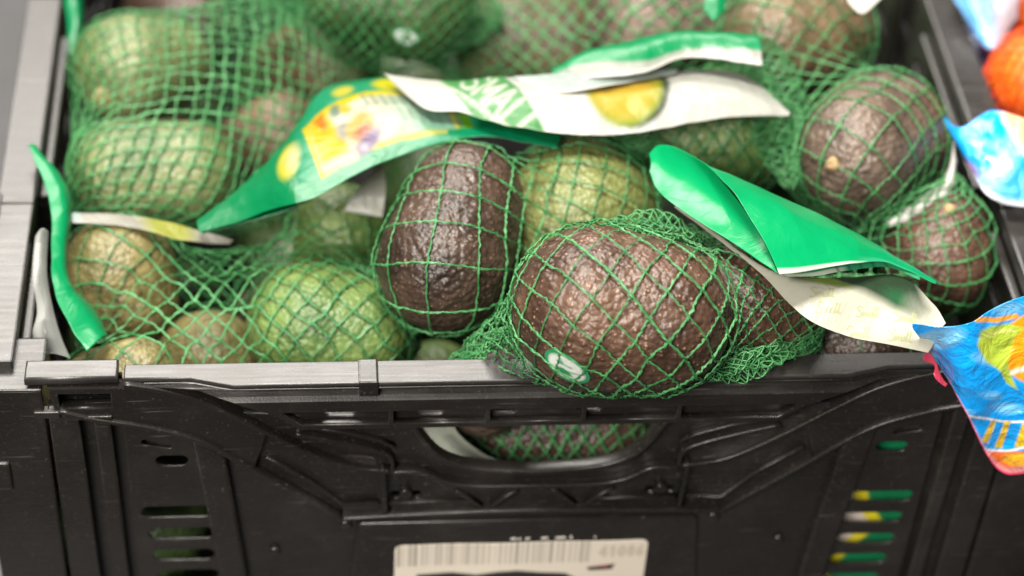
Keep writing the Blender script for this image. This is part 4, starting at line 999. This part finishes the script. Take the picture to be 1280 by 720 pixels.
def art_picture(U, V, uu, vv):
    p = Print(U, V, WHITE, .02)
    p.poly([(5.40, .90), (6.24, .90), (6.85, 1.70), (6.60, 1.70), (6.0, 1.54), (5.75, 1.30)], (.09, .36, .10), .02)
    ex = (.15, .125); ey = (.30, -.18)
    for i, ch in enumerate('SMALL'):
        p.strokes(GLY[ch], 5.72 + i * .165, 1.08 + i * .135, ex, ey, .045, (.70, .76, .62))
    for i in range(7):
        p.line([(5.50 + i * .13, 1.06 + i * .085), (5.58 + i * .13, 1.12 + i * .08)], .05, (.62, .72, .55))
    p.ellipse(7.92, 1.20, .44, .40, 0, (.05, .07, .05), .03)
    p.ellipse(7.80, 1.21, .47, .38, 0, (.34, .44, .03), .04)
    p.ellipse(7.77, 1.19, .40, .31, 0, (.80, .54, .06), .08)
    p.ellipse(7.70, 1.06, .16, .09, -20, (.30, .17, .07), .04)
    for k in range(26):
        x = 8.35 + (k % 9) * .16 + .05 * (k // 9); y = 1.05 + (k // 9) * .15 + .02 * math.sin(k * 2)
        p.line([(x, y), (x + .07, y + .035)], .015, (.62, .68, .50), .02)
    for k in range(5):
        x = 6.8 + k * .13; p.line([(x, 1.38 + .02 * k), (x + .06, 1.41 + .02 * k)], .015, (.62, .68, .50), .02)
    return p.c
o = keep(film('film_label', 'picture', art_picture, bag_mid, 460, 76, bulge=.003, seed=3, tone=.54), bag_mid)
o['label'] = 'white label strip with a halved avocado picture and green block'
def flat(col, edge=None):
    def f(U, V, uu, vv):
        p = Print(U, V, col, .02)
        if edge is not None: p.over(sstep(-(vv - .9), .03), edge)
        return p.c
    return f
keep(film('film_label', 'greyfold', flat((.34, .42, .38), WHITE), bag_mid, 60, 16, seed=4, wrinkle=.0006), bag_mid)
keep(film('film_label', 'flap', flat((.0, .30, .10)), bag_mid, 60, 30, seed=5), bag_mid)
def art_back(U, V, uu, vv):
    p = Print(U, V, GREEN * .85, .02)
    lim = .80 - .07 * np.sin(uu * 7)
    p.over(sstep(-(vv - lim), .03), (.42, .44, .39)); p.over(sstep(-(vv - .95), .03), WHITE)
    return p.c
o = keep(film('film_label', 'back', art_back, bag_back, 160, 60, bulge=.005, seed=6), bag_back)
o['label'] = 'green and white folded label strip'
# front label
def art_fg(U, V, uu, vv):
    p = Print(U, V, GREEN * 1.08, .02)
    return p.c
def art_fgb(U, V, uu, vv):
    p = Print(U, V, GREEN * 1.08, .02)
    p.over(sstep(-(vv - .965), .008) * (U > 9.7), (.62, .74, .60))
    p.over(sstep(-(vv - .90), .03) * sstep(-(U - 10.75), .1), (.04, .46, .22))
    return p.c
o = keep(film('film_label', 'front_green_a', art_fg, bag_front, 120, 60, M_SMOOTH, bulge=-.005, seed=7, wrinkle=.0007, tone=.76), bag_front)
o['label'] = 'inner side of the folded green label'
o = keep(film('film_label', 'front_green_b', art_fgb, bag_front, 220, 90, M_SMOOTH, bulge=.004, seed=8, wrinkle=.0009, tone=.76), bag_front)
o['label'] = 'large plain green folded label'
def art_fw(U, V, uu, vv):
    p = Print(U, V, CREAM, .010)
    p.poly([(9.9, 3.50), (10.4, 3.56), (10.75, 3.70), (11.15, 3.92), (11.45, 4.0), (11.6, 3.9), (11.4, 3.3), (10.2, 3.2)], (.045, .085, .045), .07)
    p.poly([(9.9, 3.46), (10.3, 3.40), (10.62, 3.66), (10.3, 3.60)], (.30, .42, .06), .03)
    p.ellipse(11.22, 3.80, .14, .07, 25, (.02, .17, .06), .10); p.ellipse(11.48, 3.92, .12, .10, 30, (.40, .40, .32), .16)
    for (x, y) in ((10.18, 3.98), (10.66, 4.05), (11.14, 4.12), (11.08, 4.32), (10.56, 4.26), (10.10, 3.80)):
        w = .30
        p.strokes(SCRIPT, x, y, (w, .035), (.015, -.17), .012, (.50, .53, .24))
    return p.c
o = keep(film('film_label', 'front_white', art_fw, bag_front, 420, 230, bulge=.003, seed=9, wrinkle=.0007), bag_front)
o['label'] = 'white film printed all over with the word Small'
def art_ff(U, V, uu, vv):
    p = Print(U, V, (.05, .44, .20), .02)
    p.over(sstep(-(vv - .45), .05) * sstep(U - 10.55, .05), (.66, .76, .62))
    for k in range(5):
        x = 10.42 + k * .16; p.line([(x, 3.28), (x + .10, 3.46)], .02, (.02, .16, .06), .02)
    return p.c
keep(film('film_label', 'front_fold', art_ff, bag_front, 120, 30, seed=10, wrinkle=.0006), bag_front)
o = keep(film('film_label', 'left_strip', flat(GREEN), bag_left, 90, 40, bulge=.003, seed=11), bag_left)
o['label'] = 'narrow bright green label strip standing along the left wall'
keep(film('clear_wrap', 'left_clear', None, bag_left, 60, 24, M_CLEAR, bulge=.006, seed=12, wrinkle=.002), bag_left)
def art_lw(U, V, uu, vv):
    p = Print(U, V, (.34, .33, .27), .02); p.poly([(1.75, 2.6), (2.4, 2.6), (2.4, 3.2), (1.95, 3.2)], (.36, .38, .06), .10); p.poly([(.7, 2.6), (1.0, 2.6), (1.0, 2.78), (.7, 2.78)], (.40, .58, .50), .04); return p.c
keep(film('film_label', 'left_white', art_lw, bag_left, 80, 20, seed=13), bag_left)
keep(film('film_label', 'mid_white', flat((.62, .64, .56)), bag_mid, 30, 24, seed=14), bag_mid)
keep(film('film_label', 'right_white', flat((.66, .64, .60)), bag_right, 60, 24, bulge=.002, seed=15), bag_right)
keep(film('film_label', 'top_white', flat((.70, .69, .62)), bag_right, 30, 20, seed=16), bag_right)
keep(film('film_label', 'top_green', flat(GREEN * .8), bag_right, 30, 24, seed=17), bag_right)
keep(film('film_label', 'back_left_green', flat((.0, .26, .09)), bag_far, 50, 24, bulge=.003, seed=18), bag_far)
keep(film('film_label', 'handle_white', flat((.58, .62, .52)), bag_low, 60, 30, bulge=-.004, seed=19), bag_low)
def art_slot(U, V, uu, vv):
    p = Print(U, V, (.01, .20, .08), .02)
    # white field with yellow edge seen through the vent slots
    edge = 11.08 - .02 * (V - 6.2) * 10 * .35
    lim = np.interp(V, [5.9, 6.22, 6.48, 6.75, 7.02, 7.3], [10.72, 10.78, 10.95, 10.62, 10.36, 10.2])
    p.over(sstep(U - lim, .02), (.70, .62, .56)); p.over(sstep(np.abs(U - lim) - .09, .02), (.74, .66, .03))
    return p.c
keep(film('film_label', 'slot_film', art_slot, bag_corner, 90, 110, seed=20, wrinkle=.0004, tone=1.15), bag_corner)
keep(film('film_label', 'pocket_light_film', flat((.80, .74, .70)), bag_low, 60, 12, seed=21, tone=1.0), bag_low)  # added white film, stands in for light showing through the pocket holes
keep(film('film_label', 'side_light_film', flat((.80, .74, .70)), bag_low, 20, 12, seed=22, tone=1.0), bag_low)  # added white film, makes the side slot look lit from behind

# ------------------------------------------------------------------ mandarins and their blue bags on the right
BLUE = np.array((.005, .35, .92)); LBLUE = np.array((.18, .56, .94))
def blue_bag(label, key, art, nu, nv, back=.006, seed=1, bulge=.004):
    A, B = DATA_FILM[key]
    loc = (np.mean([p[:3] for p in A + B], axis=0)).tolist()
    root = tag(empty('mandarin_bag', loc), label, 'bag', 'blue mandarin bags')
    f_ = keep(film('bag_front', key, art, root, nu, nv, M_BAG, bulge=bulge, seed=seed, wrinkle=.0014, tone=1.0), root)
    keep(film('bag_back', key, art, root, nu // 3, nv // 3, M_BAG, bulge=bulge - back, seed=seed, wrinkle=.0012, tone=1.0), root)
    return root
def art_blue(U, V, uu, vv):
    p = Print(U, V, BLUE, .012)
    for (x, y, a, b, t) in ((11.75, 4.22, .30, .12, -10), (12.62, 3.86, .17, .07, -12), (12.58, 5.05, .18, .07, 5), (12.30, 4.45, .14, .06, 10), (12.35, 4.88, .11, .04, 0), (12.06, 5.13, .07, .03, 0), (11.62, 4.45, .10, .06, 0)):
        p.ellipse(x, y, a, b, t, LBLUE, .03)
    # orange fruit with a lime curl
    p.line([(12.22, 4.01), (12.45, 4.00), (12.70, 3.94)], .055, (.88, .38, .02), .015)
    p.ellipse(13.10, 4.28, .62, .45, -12, (.88, .33, .01), .02)
    p.line([(12.52, 4.62), (12.75, 4.55), (13.0, 4.48)], .05, (.85, .83, .72), .02)
    leaf = [(12.20, 4.30), (12.26, 4.15), (12.40, 4.07), (12.60, 4.03), (12.80, 4.08), (12.66, 4.20), (12.60, 4.40), (12.56, 4.52), (12.70, 4.80), (12.55, 4.72), (12.45, 4.58), (12.28, 4.48)]
    p.poly(leaf, (.45, .60, .06), .02); p.line([(12.30, 4.20), (12.50, 4.12), (12.66, 4.11)], .03, (.66, .70, .20), .02)
    p.line([(11.95, 5.19), (12.3, 5.19), (12.62, 5.23), (13.0, 5.22)], .028, (.85, .86, .82), .008)
    p.poly([(12.42, 5.58), (12.54, 5.22), (12.62, 5.22), (12.52, 5.58)], (.84, .56, .02), .012)
    p.poly([(12.68, 5.56), (12.78, 5.24), (12.92, 5.24), (12.84, 5.58)], (.84, .56, .02), .012)
    p.poly([(12.26, 5.52), (12.36, 5.22), (12.42, 5.22), (12.34, 5.52)], (.84, .56, .02), .012)
    p.line([(12.2, 5.62), (12.6, 5.62), (13.0, 5.52)], .03, (.85, .86, .82), .010)
    p.poly([(12.25, 5.64), (12.6, 5.63), (13.2, 5.60), (13.2, 6.0), (12.4, 6.0)], (.84, .16, .03), .012)
    p.ellipse(12.75, 5.74, .22, .09, 5, (.88, .45, .03), .02)
    p.over(sstep(-(vv - .955), .02) * sstep(-(U - 11.75), .05) * .6, (.70, .40, .55))
    p.over(sstep(-(vv - .985), .008) * (U > 11.7), (.70, .03, .10))
    return p.c
bb = blue_bag('glossy blue mandarin bag hanging over the front right corner of the crate', 'blue_front', art_blue, 260, 230, seed=31, bulge=.002)
def art_fringe(U, V, uu, vv):
    p = Print(U, V, (.62, .05, .09), .02)
    return p.c
o = keep(film('seal_fringe', 'fringe', art_fringe, bb, 40, 10, M_BAG, seed=35, wrinkle=.004, tone=1.0), bb)
o['label'] = 'torn red fringe along the seal'
def art_blue_mid(U, V, uu, vv):
    p = Print(U, V, BLUE * .9, .03)
    p.poly([(12.5, 1.4), (12.9, 1.4), (13.0, 2.2), (12.75, 1.95)], (.85, .42, .20), .05)
    for (x, y, a, b) in ((12.3, 1.85, .14, .05), (12.55, 2.1, .12, .16), (12.4, 2.3, .10, .05), (12.28, 1.6, .1, .06)): p.ellipse(x, y, a, b, 25, LBLUE, .05)
    p.over(sstep(-(vv - .80), .06) * sstep(U - 12.2, .1), (.55, .05, .10)); p.over(sstep(-(vv - .95), .03), (.62, .66, .74))
    return p.c
blue_bag('blue mandarin bag lying on the right rim beside the grey-brown avocado', 'blue_mid', art_blue_mid, 120, 90, seed=32)
blue_bag('pale blue bag corner at the top right beside the mandarin', 'blue_top', lambda U, V, uu, vv: (lambda p: (p.over(sstep(-(uu - .55), .1), (.45, .42, .48)), p.c)[1])(Print(U, V, (.12, .36, .70), .03)), 50, 40, seed=33)
blue_bag('blue bag under the red-netted mandarins, painted navy for its shade', 'navy', flat((.012, .035, .11)), 50, 50, seed=34)  # shadow on blue film is put into the navy colour
for i, (x, y, z, r) in enumerate(DATA_MANDARIN):
    av = (np.array((x, y, z - .002)), np.array((x, y, z + .002)), r, r * .97)
    nt_, np_ = 40, 60
    P, F = [], []
    for a in range(nt_ + 1):
        for b in range(np_):
            th = math.pi * a / nt_; ph = 2 * math.pi * b / np_
            d = Vector((math.sin(th) * math.cos(ph), math.sin(th) * math.sin(ph), math.cos(th) * .9))
            P.append(d * (r * .985 + .0007 * noise.noise(d * 3 + Vector((i * 5, 0, 0)))))
    F = [[a * np_ + b, a * np_ + (b + 1) % np_, (a + 1) * np_ + (b + 1) % np_, (a + 1) * np_ + b] for a in range(nt_) for b in range(np_)]
    o = mesh_obj('mandarin', P, F, M_ORANGE); o.location = (x, y, z)
    tag(o, ['orange mandarin in red net above the blue bag at the right edge', 'orange mandarin in red net cut off by the top right corner'][i], 'mandarin', 'mandarins in red net')
    rt = tag(empty('red_net', (x, y, z - r)), ['red net round the lower mandarin at the right edge', 'red net round the mandarin in the top right corner'][i], 'net bag', 'red nets')
    keep(net_strands('net', [av], (x - .0, y - r * 1.2, z - r * .8), (x + .0, y + r * 1.2, z - r * .6), 26, 30, rt, mat=M_REDNET, seed=40 + i, width=.0005, r0=.05), rt)
